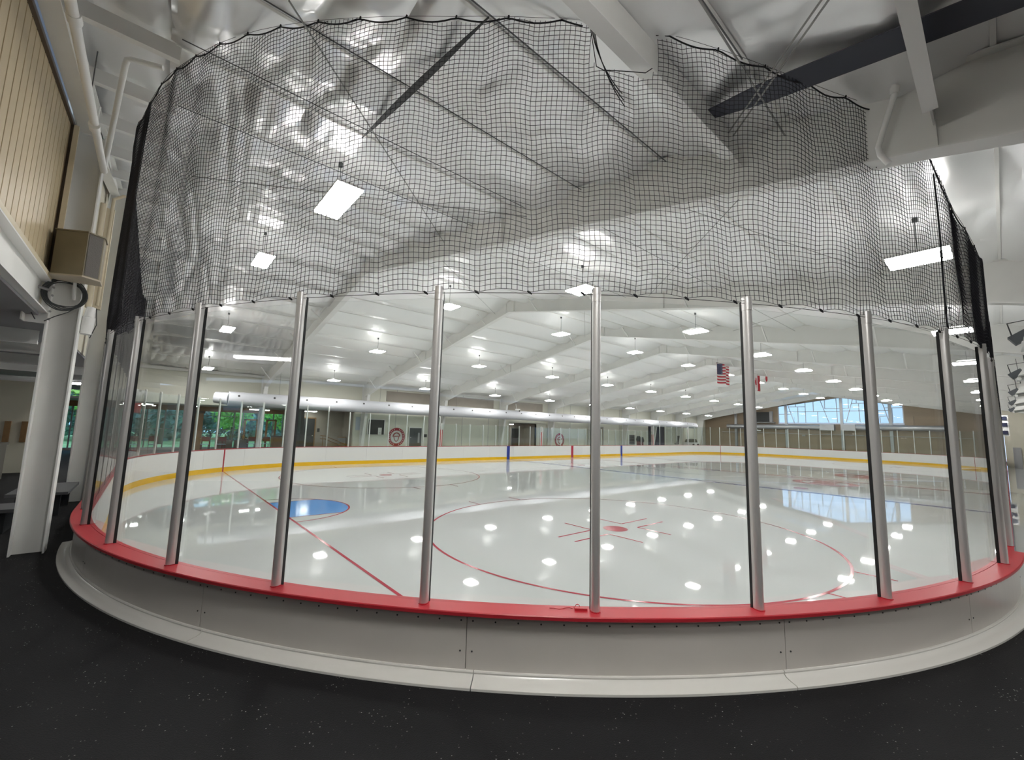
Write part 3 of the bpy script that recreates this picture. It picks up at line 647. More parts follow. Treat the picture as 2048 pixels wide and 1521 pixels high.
# near-end wall: tan ribbed siding above the lintel, columns
wb = struct(MB().prism([(-14, 4.18), (8.05, 4.18), (8.05, 6.46), (5.4, 6.26), (2, 5.9), (-14, 5.4)], 'x', XW - .12, XW - .06).build('wall_back', M['tan']))
for k in range(88):
    y = -9.4 + .2 * k
    zt = float(np.interp(y, [-14, 2, 5.4, 8.05], [5.4, 5.9, 6.26, 6.46]))
    MB().prism([(y, XW - .06), (y + .168, XW - .06), (y + .158, XW - .045), (y + .010, XW - .045)], 'z', 4.19, zt - .01).build('siding_rib', M['tan'], wb) if False else \
        MB().add([(XW - .06, y + .006, 4.19), (XW - .045, y + .012, 4.19), (XW - .045, y + .186, 4.19), (XW - .06, y + .194, 4.19), (XW - .06, y + .006, zt), (XW - .045, y + .012, zt), (XW - .045, y + .186, zt), (XW - .06, y + .194, zt)],
                 [(0, 1, 5, 4), (1, 2, 6, 5), (2, 3, 7, 6), (0, 3, 2, 1)]).build('siding_board', M['tan'], wb)
MB().prism([(8.05, 3.74), (12.75, 3.74), (12.75, 7.92), (8.05, 7.14)], 'x', XW - .12, XW - .06).prism([(12.75, 3.74), (YF, 3.74), (YF, 5.35), (12.75, 7.92)], 'x', XW - .12, XW - .06).build('upper_wall', M['cream'], wb)
MB().bar((XW - .03, -9, 5.44), (XW - .03, 2, 5.86), .04, .05).bar((XW - .03, 2, 5.86), (XW - .03, 8.05, 6.44), .04, .05).build('dark_trim', M['tandark'], wb)
MB().bar((XW - .03, 8.0, 4.2), (XW - .03, 8.0, 6.44), .05, .04).build('dark_trim', M['tandark'], wb)
MB().bar((XW + .02, 7.93, 4.2), (XW + .02, 7.93, 6.40), .05, .05).build('corner_trim', M['tanpipe'], wb)
MB().bar((XW - .02, -9, 4.205), (XW - .02, 7.95, 4.205), .06, .06).build('sill_trim', M['tanpipe'], wb)
t = thing('end_rafter', 'sloping cream steel beam at top of tan siding, upper left', 'steel beam', (XW, 6, 6.4))
mb = MB()
for y0, y1, z0, z1 in ((-9, 2, 5.50, 5.92), (2, 8.3, 5.92, 6.50), (8.3, YC, 6.52, 7.5), (YC, YF, 7.5, 4.9)): mb.bar((XW + .09, y0, z0), (XW + .09, y1, z1), .17, .016)
mb.build('bottom_flange', M['steel'], t)
MB().prism([(-9, 5.5), (2, 5.92), (8.3, 6.5), (YC, 7.5), (YF, 4.9), (YF, roofz(YF)), (YC, 7.72), (-9, roofz(-3))], 'x', XW + .08, XW + .10).build('web', M['steel'], t)
MB().bar((XW + .09, -3, roofz(-3) - .02), (XW + .09, YC, roofz(YC) - .02), .17, .016).bar((XW + .09, YC, roofz(YC) - .02), (XW + .09, YF, roofz(YF) - .02), .17, .016).build('top_flange', M['steel'], t)
for y in PUR:
    if 2 < y < 19:
        o = thing('roof_purlin', 'white purlin end at upper left entering foil blanket, %s up the near slope' % ORD[PUR.index(y) - 4], 'steel purlin', (-.2, y, roofz(y) - .1), 'purlin ends at the end wall')
        MB().box(-.68, .30, y - .008, y + .008, roofz(y) - .19, roofz(y) + .02).build('web', M['white'], o)
        MB().box(-.68, .30, y - .07, y + .008, roofz(y) - .20, roofz(y) - .19).build('flange', M['white'], o)
def h_column(name, label, y, zt):
    t = thing(name, label, 'steel column', (-.6, y, FZ))
    MB().box(-.735, -.45, y + .055, y + .07, FZ, zt).build('web', M['steel'], t)
    MB().box(-.752, -.735, y - .07, y + .17, FZ, zt).build('flange', M['white'], t)
    MB().box(-.455, -.438, y - .07, y + .17, FZ, zt).build('flange', M['white'], t)
    return t
h_column('steel_column', 'nearest white steel column at left, carrying the beige speaker', 8.12, 6.46)
h_column('steel_column', 'second white steel column, just left of dark net edge', 12.68, 7.45)
h_column('steel_column', 'third white steel column along the end wall, hidden behind netting', 17.3, 6.9)
t = thing('lintel_beam', 'white steel beam at left edge carried by nearest column below tan siding', 'steel beam', (XW, 4, 3.74))
MB().box(XW - .10, XW - .085, -9, 8.06, 3.76, 4.16).build('web', M['steel'], t)
MB().box(XW - .20, XW + .01, -9, 8.06, 3.742, 3.76).build('flange', M['white'], t)
MB().box(XW - .20, XW + .01, -9, 8.06, 4.16, 4.178).build('flange', M['white'], t)
MB().box(XW - .2, XW - .0, 8.055, 8.07, 3.60, 4.2).box(XW - .2, XW - .185, 7.9, 8.07, 3.6, 4.2).build('end_plate', M['white'], t)
mb = MB()
for k in range(5): mb.tube([(XW + .03, 8.045, 3.66 + .11 * k), (XW + .03, 8.02, 3.66 + .11 * k)], .014, 6)
stuff(mb.build('bolts', M['lgrey'], t))
# speaker box, cable coil
t = thing('wall_speaker', 'beige six-sided speaker box on the nearest white column', 'speaker', (-.5, 7.75, 4.3))
sp = [(-.73, 7.72), (-.42, 7.55), (-.27, 7.66), (-.27, 7.92), (-.73, 7.98)]
MB().prism(sp, 'z', 4.22, 4.81).build('case', M['speaker'], t)
MB().prism([(-.745, 7.71), (-.42, 7.535), (-.255, 7.65), (-.255, 7.93), (-.745, 7.99)], 'z', 4.20, 4.22).build('bottom_edge', M['speakeredge'], t)
MB().prism([(-.745, 7.71), (-.42, 7.535), (-.255, 7.65), (-.255, 7.93), (-.745, 7.99)], 'z', 4.81, 4.825).build('top_edge', M['speaker'], t)
MB().add([(-.405, 7.553, 4.23), (-.28, 7.646, 4.23), (-.28, 7.646, 4.80), (-.405, 7.553, 4.80)], [(0, 1, 2, 3)]).build('side_grille', M['grille'], t)
MB().tube([(-.52, 7.95, 4.2), (-.52, 8.05, 3.98)], .018, 8).build('bracket', M['white'], t)
t = thing('cable_coil', 'dark coil of cable hanging on nearest column below the speaker', 'cable', (-.6, 8.0, 4.0))
mb = MB()
for q in range(5):
    rr = .17 + .012 * q; mb.tube([(-.60 + rr * math.cos(a), 7.99 - .008 * q, 4.02 + rr * 1.02 * math.sin(a) + .01 * math.sin(3 * a + q)) for a in np.linspace(0, 2 * math.pi, 28)], .008, 5, False)
mb.build('coil', M['cable'], t)
MB().tube([(-.48, 8.0, 3.86), (-.55, 7.98, 3.78), (-.66, 7.97, 3.7), (-.75, 7.97, 3.62)], .006, 5).tube([(-.92, 7.8, 4.05), (-.93, 7.8, 3.9), (-.88, 7.85, 3.75), (-.82, 7.9, 3.62)], .006, 5).build('loose_end', M['cable'], t)
MB().tube([(-.95, 7.8, 4.06), (-.74, 7.95, 4.04)], .018, 8).build('conduit', M['greym'], t)
# cream downpipes on the column
t = thing('downpipe', 'pair of cream pipes running down the rear of nearest column', 'pipe', (-.4, 8.33, 4.6))
MB().tube([(-.40, 8.33, 5.55), (-.40, 8.33, 3.95)], .035, 10).build('pipe', M['tanpipe'], t, smooth=True)
MB().tube([(-.10, 8.40, 5.78), (-.2, 8.36, 5.76), (-.30, 8.34, 5.66), (-.30, 8.34, 5.45), (-.31, 8.34, 4.0)], .022, 10).build('pipe', M['tanpipe'], t, smooth=True)
MB().box(-.36, -.27, 8.33, 8.40, 3.95, 5.5).build('conduit', M['tanpipe'], t)
MB().tube([(-.36, 8.3, 3.95), (-.37, 8.28, 3.80)], [.05, .06], 10).tube([(-.37, 8.28, 3.8), (-.38, 8.27, 3.55)], .07, 12).build('joint_box', M['white'], t, smooth=True)
MB().tube([(-.31, 8.3, 3.95), (-.28, 8.25, 3.7), (-.33, 8.25, 3.5)], .006, 5).build('cable', M['cable'], t)
t = thing('sprinkler_main', 'long white sprinkler pipe along the end beam at upper left', 'pipe', (-.4, 6, 5.9))
MB().tube([(-.42, 1, 5.80), (-.42, 8.05, 5.93)], .042, 12).build('pipe', M['white'], t, smooth=True)
for y in (4.9, 6.75): MB().tube([(-.42, y - .06, 5.88), (-.42, y + .06, 5.885)], .055, 12).build('coupling', M['white'], t, smooth=True)
MB().tube([(-.42, 8.03, 5.94), (-.18, 6.14, 6.44), (-.165, 6.1, 6.49), (-.13, 6.08, 6.5), (.15, 5.98, 6.5)], .03, 10).build('branch', M['white'], t, smooth=True)
MB().tube([(-.42, 6.2, 5.9), (-.42, 6.2, 6.5)], .006, 5).build('hanger', M['wire'], t)
for y in (5.6, 7.4): MB().tube([(-.5, y, 6.1), (-.5, y + .2, 6.62)], .012, 6).build('hanger', M['white'], t)

# ------------------------------------------------------------------ long white duct on far wall
DY, DZ, DR = 27.1, 3.62, .39
t = thing('air_duct', 'long round white fabric duct with dark nozzles along the far wall', 'duct', (30, DY, DZ))
MB().tube([(3.55, DY, DZ), (20, DY, DZ), (40, DY, DZ), (56.4, DY, DZ), (56.9, DY, DZ - .02)], [DR, DR, DR, DR, DR * .8], 28).build('duct_body', M['duct'], t, smooth=True)
MB().tube([(3.0, DY + .3, DZ + .05), (3.6, DY + .05, DZ)], [.30, .33], 20).build('duct_inlet', M['duct'], t, smooth=True)
xs = 4.0
while xs < 56:
    MB().tube([(xs, DY - DR * .93, DZ + .16), (xs, DY - DR * .97, DZ + .165)], .055, 12).build('nozzle', M['dark'], t); xs += 1.72
for x in np.arange(6, 56, 6.1): MB().tube([(x, DY, DZ + DR - .02), (x, DY, roofz(DY) - .05)], .006, 5).build('hanger', M['wire'], t)

# ------------------------------------------------------------------ things on the far wall
def wall_thing(name, label, cat, x0, x1, z0, z1, mat, frame=None, group=None, y=YF):
    t = thing(name, label, cat, ((x0 + x1) / 2, y, z0), group)
    MB().box(x0, x1, y - .05, y, z0, z1).build('leaf' if cat == 'door' else 'panel', mat, t)
    if frame: MB().box(x0 - .07, x0, y - .07, y, z0, z1 + .07).box(x1, x1 + .07, y - .07, y, z0, z1 + .07).box(x0, x1, y - .07, y, z1, z1 + .07).build('frame', frame, t)
    return t
t = wall_thing('office_window', 'dark square window in pale wall with white notice taped inside', 'window', 12.0, 13.15, 1.78, 2.80, M['dark'], M['white'])
MB().box(12.72, 12.98, YF - .06, YF - .05, 1.78, 2.25).build('notice', M['paper'], t); MB().box(12.80, 12.9, YF - .064, YF - .06, 1.86, 1.92).build('notice_mark', M['lgrey'], t)
tag(MB().box(11.12, 11.62, YF - .02, YF, 2.05, 2.95).build('wall_poster', M['poster'], loc=(11.4, YF, 2.1)), 'pale blue poster left of dark office window', 'poster')
t = wall_thing('grey_door', 'slate grey door with narrow pane right of round red emblem', 'door', 15.15, 16.15, FZ, 2.30, M['dgreen'], M['white'])
MB().box(15.85, 16.0, YF - .06, YF - .05, 1.2, 1.95).build('door_pane', M['lgrey'], t); MB().tube([(15.25, YF - .1, 1.6), (15.25, YF - .05, 1.6)], .03, 8).build('knob', M['alu'], t)
tag(MB().box(16.32, 16.62, YF - .03, YF, 1.62, 1.85).build('door_sign', M['dark'], loc=(16.4, YF, 1.7)), 'small dark plaque right of slate grey door', 'sign')
def roundel(x, z, r, label):
    t = thing('round_emblem', label, 'emblem', (x, YF, z))
    mb = MB(); n = 40
    for k in range(n):
        a, b2 = 2 * math.pi * k / n, 2 * math.pi * (k + 1) / n
        mb.add([(x + q * math.cos(e), YF - .02, z + q * math.sin(e)) for q, e in ((r * .70, a), (r, a), (r, b2), (r * .70, b2))], [(0, 1, 2, 3)])
    mb.build('ring', M['redline'], t)
    MB().disc((x, YF - .016, z), r * .70, 'y', .01, 36).build('white_disc', M['paper'], t)
    mb = MB()
    for k in range(26):
        if k in (6, 7, 19, 20): continue
        a = 2 * math.pi * k / 26; c = (x + r * .85 * math.cos(a), YF - .024, z + r * .85 * math.sin(a)); d = (math.cos(a) * r * .075, math.sin(a) * r * .075)
        mb.bar((c[0] - d[0], c[1], c[2] - d[1]), (c[0] + d[0], c[1], c[2] + d[1]), .035 * r / .62, .004, (0, 1, 0))
    mb.build('ring_strokes', M['paper'], t)
    mb = MB(); pts = [(x + r * .38 * math.cos(a), YF - .02, z + .08 * r + r * .36 * math.sin(a)) for a in np.linspace(0, math.pi, 12)]
    mb.tube(pts, r * .07, 6).tube([(x - .46 * r, YF - .02, z + .06 * r), (x + .40 * r, YF - .02, z + .1 * r)], r * .06, 6).tube([(x - .30 * r, YF - .02, z - .02 * r), (x - .22 * r, YF - .02, z - .30 * r), (x - .02 * r, YF - .02, z - .52 * r), (x + .20 * r, YF - .02, z - .30 * r), (x + .28 * r, YF - .02, z)], r * .05, 6)
    mb.build('centre_mark', M['redfade'], t)
roundel(14.15, 1.62, .66, 'round red and white emblem between dark window and slate door')
roundel(31.45, 1.48, .68, 'smaller round red and white emblem further along far wall')
t = wall_thing('recess_door', 'dark door inside the taupe recess of far wall', 'door', 26.6, 27.5, FZ, 2.5, M['dark'], M['greym'], y=30.3)
MB().tube([(27.4, 30.2, 1.6), (27.4, 30.25, 1.6)], .03, 8).build('knob', M['alu'], t)
t = wall_thing('navy_door', 'wide navy blue double door near far end of far wall', 'door', 47.6, 51.2, FZ, 3.25, M['navy'], M['dark'])
MB().box(49.38, 49.42, YF - .06, YF - .05, FZ, 3.2).build('door_joint', M['dark'], t)
t = wall_thing('wall_vent', 'dark square grille low on far wall', 'vent', 43.4, 44.6, 1.1, 2.1, M['dark'], M['greym'])
for k in range(5): MB().box(43.42, 44.58, YF - .062, YF - .05, 1.18 + .18 * k, 1.24 + .18 * k).build('louvre', M['greym'], t)
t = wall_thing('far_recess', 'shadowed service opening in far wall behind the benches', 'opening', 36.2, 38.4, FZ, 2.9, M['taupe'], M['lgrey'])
for i, (x, z1) in enumerate(((16.35, 2.24), (26.47, 2.24), (44.4, 2.28))):
    t = thing('post_pad', 'red padded cover on glass end post, %s from the camera' % ORD[i], 'pad', (x, WID + .12, CAPZ + .01), 'red post pads')
    MB().prism(half_round(.25, .16), 'z', CAPZ + .006, z1).build('pad', M['redcloth'], t); 
    o = t.children[0] if t.children else None
    MB().prism(half_round(.255, .165), 'z', z1 - .05, z1 - .02).build('strap', M['maroon'], t)
    for c in t.children:
        me = c.data
        for vtx in me.vertices: vtx.co = (vtx.co.x + x, vtx.co.y + WID + .16, vtx.co.z)
for i, (x, dz) in enumerate(((43.3, .1), (43.95, 0))):
    t = thing('equipment_bag', ('taller' if i == 0 else 'shorter') + ' upright dark hockey bag with red base behind the bench', 'bag', (x, 27.3, FZ))
    MB().prism([(x - .2, 27.15), (x + .2, 27.15), (x + .24, 27.35), (x - .24, 27.35)], 'z', FZ, 1.35 + dz).build('base', M['maroon'], t)
    MB().tube([(x, 27.25, 1.35 + dz), (x, 27.25, 1.6 + dz), (x + .02, 27.25, 1.95 + dz)], [.24, .28, .16], 10).build('bag_body', M['dark'], t, smooth=True)
t = thing('security_camera', 'small white camera with black lens on top of long duct', 'camera', (24.3, DY - .2, 4.05))
MB().box(24.1, 24.5, DY - .35, DY - .15, 4.02, 4.16).build('housing', M['white'], t); MB().tube([(24.38, DY - .36, 4.02), (24.40, DY - .40, 3.96)], .06, 10).build('lens', M['black'], t); MB().tube([(24.2, DY - .2, 4.16), (24.2, DY - .1, 4.6)], .02, 6).build('bracket', M['white'], t)
t = thing('folded_chair', 'dark grey tilted chair back behind glass near the navy door', 'chair', (52.6, 27.4, FZ))
MB().bar((52.4, 27.4, 1.2), (52.75, 27.4, 2.2), .3, .06).build('backrest', M['dark'], t); MB().box(52.0, 52.5, 27.2, 27.6, 1.1, 1.2).build('seat', M['dark'], t)
for x in (52.05, 52.45): MB().tube([(x, 27.4, FZ), (x, 27.4, 1.1)], .02, 6).build('leg', M['dark'], t)

# ------------------------------------------------------------------ far end things
t = thing('end_duct', 'grey galvanised air duct along brown far end wall', 'duct', (XE - .6, 13, 3.7))
MB().tube([(XE - .6, 25.2, 3.72), (XE - .6, 14.2, 3.72)], .30, 16).build('duct_body', M['galv'], t, smooth=True)
MB().tube([(XE - .6, 11.0, 3.72), (XE - .6, 3.6, 3.72)], .30, 16).build('duct_body', M['galv'], t, smooth=True)
for y0, y1 in ((12.9, 14.3), (10.9, 12.0)): MB().box(XE - .95, XE - .25, y0, y1, 3.35, 4.1).build('duct_box', M['galv'], t)
MB().box(XE - .9, XE - .3, 3.0, 3.7, 3.2, 4.2).build('duct_elbow', M['lgrey'], t)
MB().tube([(XE - .6, 21.6, 3.45), (XE - .62, 21.3, 3.2), (XE - .64, 20.9, 3.18)], .1, 10).build('spout', M['paper'], t, smooth=True)
for y in (23, 20, 17, 9, 6): MB().tube([(XE - .6, y, 4.0), (XE - .6, y, 5.0)], .01, 5).build('hanger', M['wire'], t)
t = thing('end_pipe', 'thin pale pipe running across the brown end wall', 'pipe', (XE - .4, 13, 2.9))
MB().tube([(XE - .35, 26, 2.95), (XE - .35, 1.5, 2.75)], .035, 8).build('pipe', M['lgrey'], t); MB().box(XE - .45, XE - .25, 16.0, 16.3, 2.6, 2.75).build('valve', M['lgrey'], t)
t = thing('dark_monitor', 'dark boxed scoreboard left of end window', 'scoreboard', (XE - .4, 20.6, 4.3))
MB().box(XE - .5, XE - .1, 19.9, 21.9, 4.35, 5.65).build('case', M['dark'], t); MB().box(XE - .55, XE - .1, 19.55, 19.85, 4.35, 5.75).build('side_rail', M['lgrey'], t); MB().box(XE - .55, XE - .1, 19.3, 22.2, 4.2, 4.33).build('shelf', M['greym'], t)
t = thing('resurfacer', 'pale ice machine parked behind far left end of the boards', 'vehicle', (57, 28.2, FZ))
MB().box(55.9, 58.0, 27.2, 28.4, FZ + .3, 1.35).build('body', M['paper'], t); MB().prism([(56.1, 1.35), (57.8, 1.35), (57.4, 1.8), (56.4, 1.75)], 'y', 27.3, 28.3).build('hopper', M['sofa'], t)
for x in (56.3, 57.6): MB().tube([(x, 27.15, FZ + .3), (x, 27.4, FZ + .3)], .3, 14).build('wheel', M['black'], t)

# flags
FY = YC - 1
def flag(name, label, x0, x1, z0, z1, kind):
    t = thing(name, label, 'flag', ((x0 + x1) / 2, FY, z1)); nx = 24; W_ = x1 - x0; H_ = z1 - z0
    wy = lambda u: FY + .07 * math.sin(u * 9) + .03 * math.sin(u * 17)
    def patch(u0, u1, v0, v1, n, off=0):
        mb = MB()
        P = np.array([[(x0 + W_ * u, wy(u) - off, z1 - H_ * v - .03 * math.sin(u * 7)) for v in (v0, v1)] for u in np.linspace(u0, u1, n)]); return mb.grid(P)
    if kind == 'us':
        for k in range(13): patch(0, 1, k / 13, (k + 1) / 13, nx).build('stripe', M['flagred' if k % 2 == 0 else 'flagwhite'], t)
        patch(0, .42, 0, 7 / 13, 12, .006).build('canton', M['flagblue'], t)
        mb = MB()
        for r_ in range(9):
            for c in range(6 if r_ % 2 == 0 else 5):
                u = (.035 + .07 * c + (.035 if r_ % 2 else 0)); v = (.05 + .0538 * r_); cx, cz = x0 + W_ * u, z1 - H_ * v - .03 * math.sin(u * 7)
                pts = [(cx + (.032 if q % 2 == 0 else .013) * math.sin(q * math.pi / 5), wy(u) - .012, cz + (.032 if q % 2 == 0 else .013) * math.cos(q * math.pi / 5)) for q in range(10)]
                mb.add(pts, [tuple(range(10))])
        stuff(mb.build('stars', M['flagwhite'], t))
    else:
        patch(0, .25, 0, 1, 7).build('red_band', M['flagred'], t); patch(.25, .75, 0, 1, 12).build('white_field', M['flagwhite'], t); patch(.75, 1, 0, 1, 7).build('red_band', M['flagred'], t)
        lf = [(0, .42), (.07, .28), (.15, .32), (.12, .08), (.24, .2), (.27, .12), (.40, .14), (.36, .0), (.42, -.04), (.22, -.2), (.24, -.28), (.03, -.24), (.03, -.45)]
        lf = lf + [(-a, b2) for a, b2 in lf[::-1] if a > 0]
        MB().add([(x0 + W_ * .5 + a * W_ * .42, wy(.5) - .02, z0 + H_ * .5 + b2 * H_ * .75) for a, b2 in lf], [tuple(range(len(lf)))]).build('maple_leaf', M['flagred'], t)
    MB().tube([(x0 - .05, FY, z1 + .01), (x1 + .05, FY, z1 + .01)], .015, 6).build('flag_rod', M['wire'], t)
    for x in (x0 + .1, x1 - .1): MB().tube([(x, FY, z1), (x, FY, roofz(FY) - .06)], .005, 4).build('hanging_cord', M['wire'], t)
flag('national_flag', 'striped flag with starred dark blue canton hanging under the ridge', 28.75, 30.65, 5.87, 7.2, 'us')
flag('national_flag', 'red and white maple leaf flag hanging under ridge behind a post', 34.4, 36.35, 5.9, 7.17, 'ca')
t = thing('rink_pennant', 'small dark red pennant hanging under ridge past maple leaf flag', 'pennant', (41, YC, 7.4))
MB().add([(40.6, YC, 7.62), (41.1, YC, 7.62), (41.1, YC, 7.3), (40.95, YC, 7.2), (40.75, YC, 7.12), (40.6, YC, 7.3)], [(0, 1, 2, 3, 4, 5)]).build('cloth', M['flagred'], t); MB().tube([(40.85, YC, 7.62), (40.85, YC, 7.72)], .008, 4).build('cord', M['wire'], t)

# ------------------------------------------------------------------ right-hand side: second ice pad, cream wall, heaters
pad = tag(MB().prism([(7.62, -9), (49, -9), (49, -.175), (8.62, -.175), (8.58, -.345), (7.62, -.345)], 'z', FZ - .1, FZ + .012).build('small_ice_pad', M['ice'], loc=(20, -4, FZ)), 'pale second ice pad at right edge beyond the boards', 'ice')
MB().box(7.50, 7.62, -9, -.34, FZ, FZ + .03).build('red_edge', M['red'], pad); MB().box(7.60, 7.68, -.46, -.34, FZ + .012, FZ + .06).build('blue_marker', M['blueline'], pad)
wr = struct(MB().box(49.0, 49.2, -14, -.2, FZ, 5.6).build('wall_right', M['cream']))
struct(MB().box(-14, 64, -14.2, -14, FZ, 6).build('wall_near', M['cream']))
struct(MB().box(XW, 63, -14, -3.1, 5.14, 5.2).build('ceiling_right', M['foilfar']))
t = thing('grey_panel_door', 'narrow grey door in cream wall at right edge', 'door', (48.98, -.75, FZ)); MB().box(48.93, 49.0, -.95, -.55, FZ, 2.1).build('leaf', M['lgrey'], t)
t = thing('wall_scoreboard', 'white and dark scoreboard on cream wall at right edge', 'scoreboard', (46.2, -.05, 3.0))
MB().box(46.0, 46.2, -.46, .02, 2.9, 4.35).build('case', M['paper'], t)
for z0 in (3.0, 3.55, 4.0): MB().box(45.97, 46.0, -.40, -.02, z0, z0 + .26).build('display', M['navy'], t)
MB().tube([(46.1, -.46, 3.6), (49.0, -.4, 3.6)], .03, 6).build('bracket', M['greym'], t)
for i, x in enumerate((12, 18, 24, 30, 36)):
    y = -.42 - .02 * i; z = 4.15
    t = thing('radiant_heater', 'grey tilted radiant heater hanging over right side, %s from the camera' % ORD[i], 'heater', (x, y - .5, z), 'radiant heaters')
    MB().prism([(y - .1, z - .05), (y - .22, z + .16), (y - 1.0, z + .42), (y - 1.1, z + .2)], 'x', x - .9, x + .9).build('hood', M['steel'], t)
    MB().bar((x - .3, y + .02, z - .02), (x - .3, y - .2, z + .12), .2, .16).build('burner_box', M['dgreen'], t)
    MB().tube([(x - .5, y - .12, z - .09), (x + .9, y - .95, z + .12)], .05, 8).build('tube', M['paper'], t)
    MB().tube([(x - .3, y, z + .02), (x - .35, y + .05, z + .3), (x - .3, y - .25, z + .35), (x - .3, y - .2, roofz(y) - .15)], .012, 5).build('hanger', M['cable'], t)
    MB().tube([(x + .4, y - .8, z + .35), (x + .4, y - .8, roofz(y) - .15)], .008, 5).build('hanger', M['cable'], t)

# ------------------------------------------------------------------ lobby behind the far left corner
lw = struct(MB().box(7.72, 7.9, YF + .2, 33.2, FZ, 3.3).build('wall_lobby', M['dark']))
MB().box(7.9, 11.0, 30.6, 30.8, FZ, 3.3).box(11.0, 11.2, YF + .2, 30.8, FZ, 3.3).build('corridor_wall', M['taupe'], lw)
struct(MB().box(-14, 11.2, YF + .2, 33.4, 3.3, 3.4).build('ceiling_lobby', M['taupe']))
t = wall_thing('corridor_door', 'dark brown door in taupe corridor behind far boards', 'door', 8.05, 9.05, FZ, 2.75, M['dark'], M['wood'], y=30.6)
MB().tube([(8.95, 30.5, 1.6), (8.95, 30.55, 1.6)], .03, 8).build('knob', M['alu'], t)
tag(MB().box(9.25, 9.4, 30.56, 30.6, 1.85, 2.1).build('wall_switch', M['dark'], loc=(9.3, 30.6, 1.9)), 'small dark call plate right of corridor door', 'switch')
t = thing('stair_handrail', 'brown sloping double handrail right of corridor door', 'handrail', (9.9, 29.5, FZ))
for dz in (0, -.2): MB().tube([(9.25, 29.8, 1.62 + dz), (9.55, 29.7, 1.6 + dz), (10.9, 29.3, 1.02 + dz)], .028, 6).build('rail', M['wood'], t)
for x, z in ((9.4, 1.6), (10.8, 1.05)): MB().tube([(x, 29.72 - (x - 9.4) * .28, FZ), (x, 29.72 - (x - 9.4) * .28, z)], .02, 6).build('upright', M['wood'], t)
t = thing('lobby_bin', 'low brown box beside corridor wall behind far glass', 'box', (10.6, 29.6, FZ)); MB().box(10.45, 10.85, 29.5, 29.9, FZ, 1.5).build('body', M['greym'], t); MB().box(10.43, 10.87, 29.48, 29.92, 1.5, 1.55).build('lid', M['wood'], t)
# storefront glazing at y = 33
wg = struct(MB().box(-9, 7.72, 33.04, 33.06, FZ + .1, 3.02).build('window_2', M['tealglass']))
MB().box(-9, 7.72, 32.95, 33.15, 3.0, 3.3).build('window_head', M['wood'], wg); MB().box(-9, 7.72, 32.95, 33.15, FZ, FZ + .12).build('window_sill', M['greym'], wg)
for x in (-8.2, -6.4, -4.6, -2.8, -1.5, .3, 1.15, 2.05, 3.9, 4.7, 5.2, 6.05, 6.15, 7.0, 7.6): MB().box(x - .03, x + .03, 32.98, 33.12, FZ + .1, 3.02).build('mullion', M['greym'], wg)
for z in (1.85, 2.72): MB().box(-9, 4.9, 33.0, 33.1, z - .02, z + .02).build('transom', M['greym'], wg)
for x0, x1 in ((5.25, 6.1), (6.55, 7.2)):
    MB().box(x0, x0 + .12, 32.9, 32.98, FZ, 2.6).box(x1 - .12, x1, 32.9, 32.98, FZ, 2.6).box(x0, x1, 32.9, 32.98, 2.5, 2.6).build('door_frame', M['wood'], wg)
t = thing('wood_pillar', 'brown wooden pillar between the lobby windows', 'pillar', (2.75, 32.6, FZ)); MB().box(2.5, 3.0, 32.5, 32.9, FZ, 3.0).build('shaft', M['wood'], t); MB().box(2.45, 3.05, 32.45, 32.9, 2.85, 3.0).build('cap', M['tandark'], t)
tag(MB().box(-.35, .05, 28.5, 28.58, 2.7, 3.2).build('exit_panel', M['redcloth'], loc=(-.1, 28.5, 2.7)), 'red panel hanging at left of the lobby windows', 'sign')
def lobby_chair(x, y, rz, label):
    t = thing('lobby_chair', label, 'chair', (x, y, FZ), 'lobby chairs behind far glass'); t.rotation_euler = (0, 0, rz)
    sv = list(t['oloc']); t['oloc'] = [0, 0, 0]
    MB().box(-.2, .2, -.2, .2, .43, .46).build('seat', M['blueseat'], t); MB().box(-.2, .2, .18, .21, .62, .88).build('backrest', M['maroon'], t)
    for sx in (-.18, .18):
        MB().tube([(sx, -.18, 0), (sx, -.18, .43)], .014, 5).build('leg', M['maroon'], t); MB().tube([(sx, .19, 0), (sx, .19, .88)], .014, 5).build('leg', M['maroon'], t)
    t['oloc'] = sv
def lobby_table(x, y, label, chairs):
    t = thing('lobby_table', label, 'table', (x, y, FZ), 'lobby tables')
    MB().box(x - .6, x + .6, y - .38, y + .38, FZ + .72, FZ + .75).build('tabletop', M['wood'], t)
    for sx in (-.5, .5): MB().box(x + sx - .03, x + sx + .03, y - .03, y + .03, FZ, FZ + .72).build('leg', M['maroon'], t)
    MB().box(x - .55, x + .55, y - .03, y + .03, FZ + .08, FZ + .13).build('stretcher', M['maroon'], t)
    for i, (dx, dy, rz) in enumerate(chairs): lobby_chair(x + dx, y + dy, rz, '%s chair at the %s' % (('left', 'right')[i % 2], label))
lobby_table(.3, 30.6, 'lobby table left of the wooden pillar', [(-.4, -.6, math.pi), (.4, -.6, math.pi)])
lobby_table(3.4, 30.6, 'lobby table right of the wooden pillar', [(-.4, -.6, math.pi), (.4, -.6, math.pi)])
lobby_table(5.8, 31.2, 'lobby table in front of glazed lobby doors', [(-.4, -.6, math.pi), (.4, -.6, math.pi)])
t = thing('high_table', 'tall slim table by window right of wooden pillar', 'table', (3.4, 32.0, FZ)); MB().box(3.0, 3.9, 31.8, 32.2, 1.62, 1.66).build('tabletop', M['dark'], t); MB().box(3.38, 3.44, 31.97, 32.03, FZ, 1.62).build('leg', M['dark'], t)
t = thing('lobby_counter', 'low brown counter below the right lobby door', 'counter', (6.9, 30.8, FZ)); MB().box(6.55, 7.3, 30.4, 31.0, FZ, 1.5).build('body', M['wood'], t); MB().box(6.5, 7.35, 30.35, 31.05, 1.5, 1.56).build('countertop', M['dark'], t)
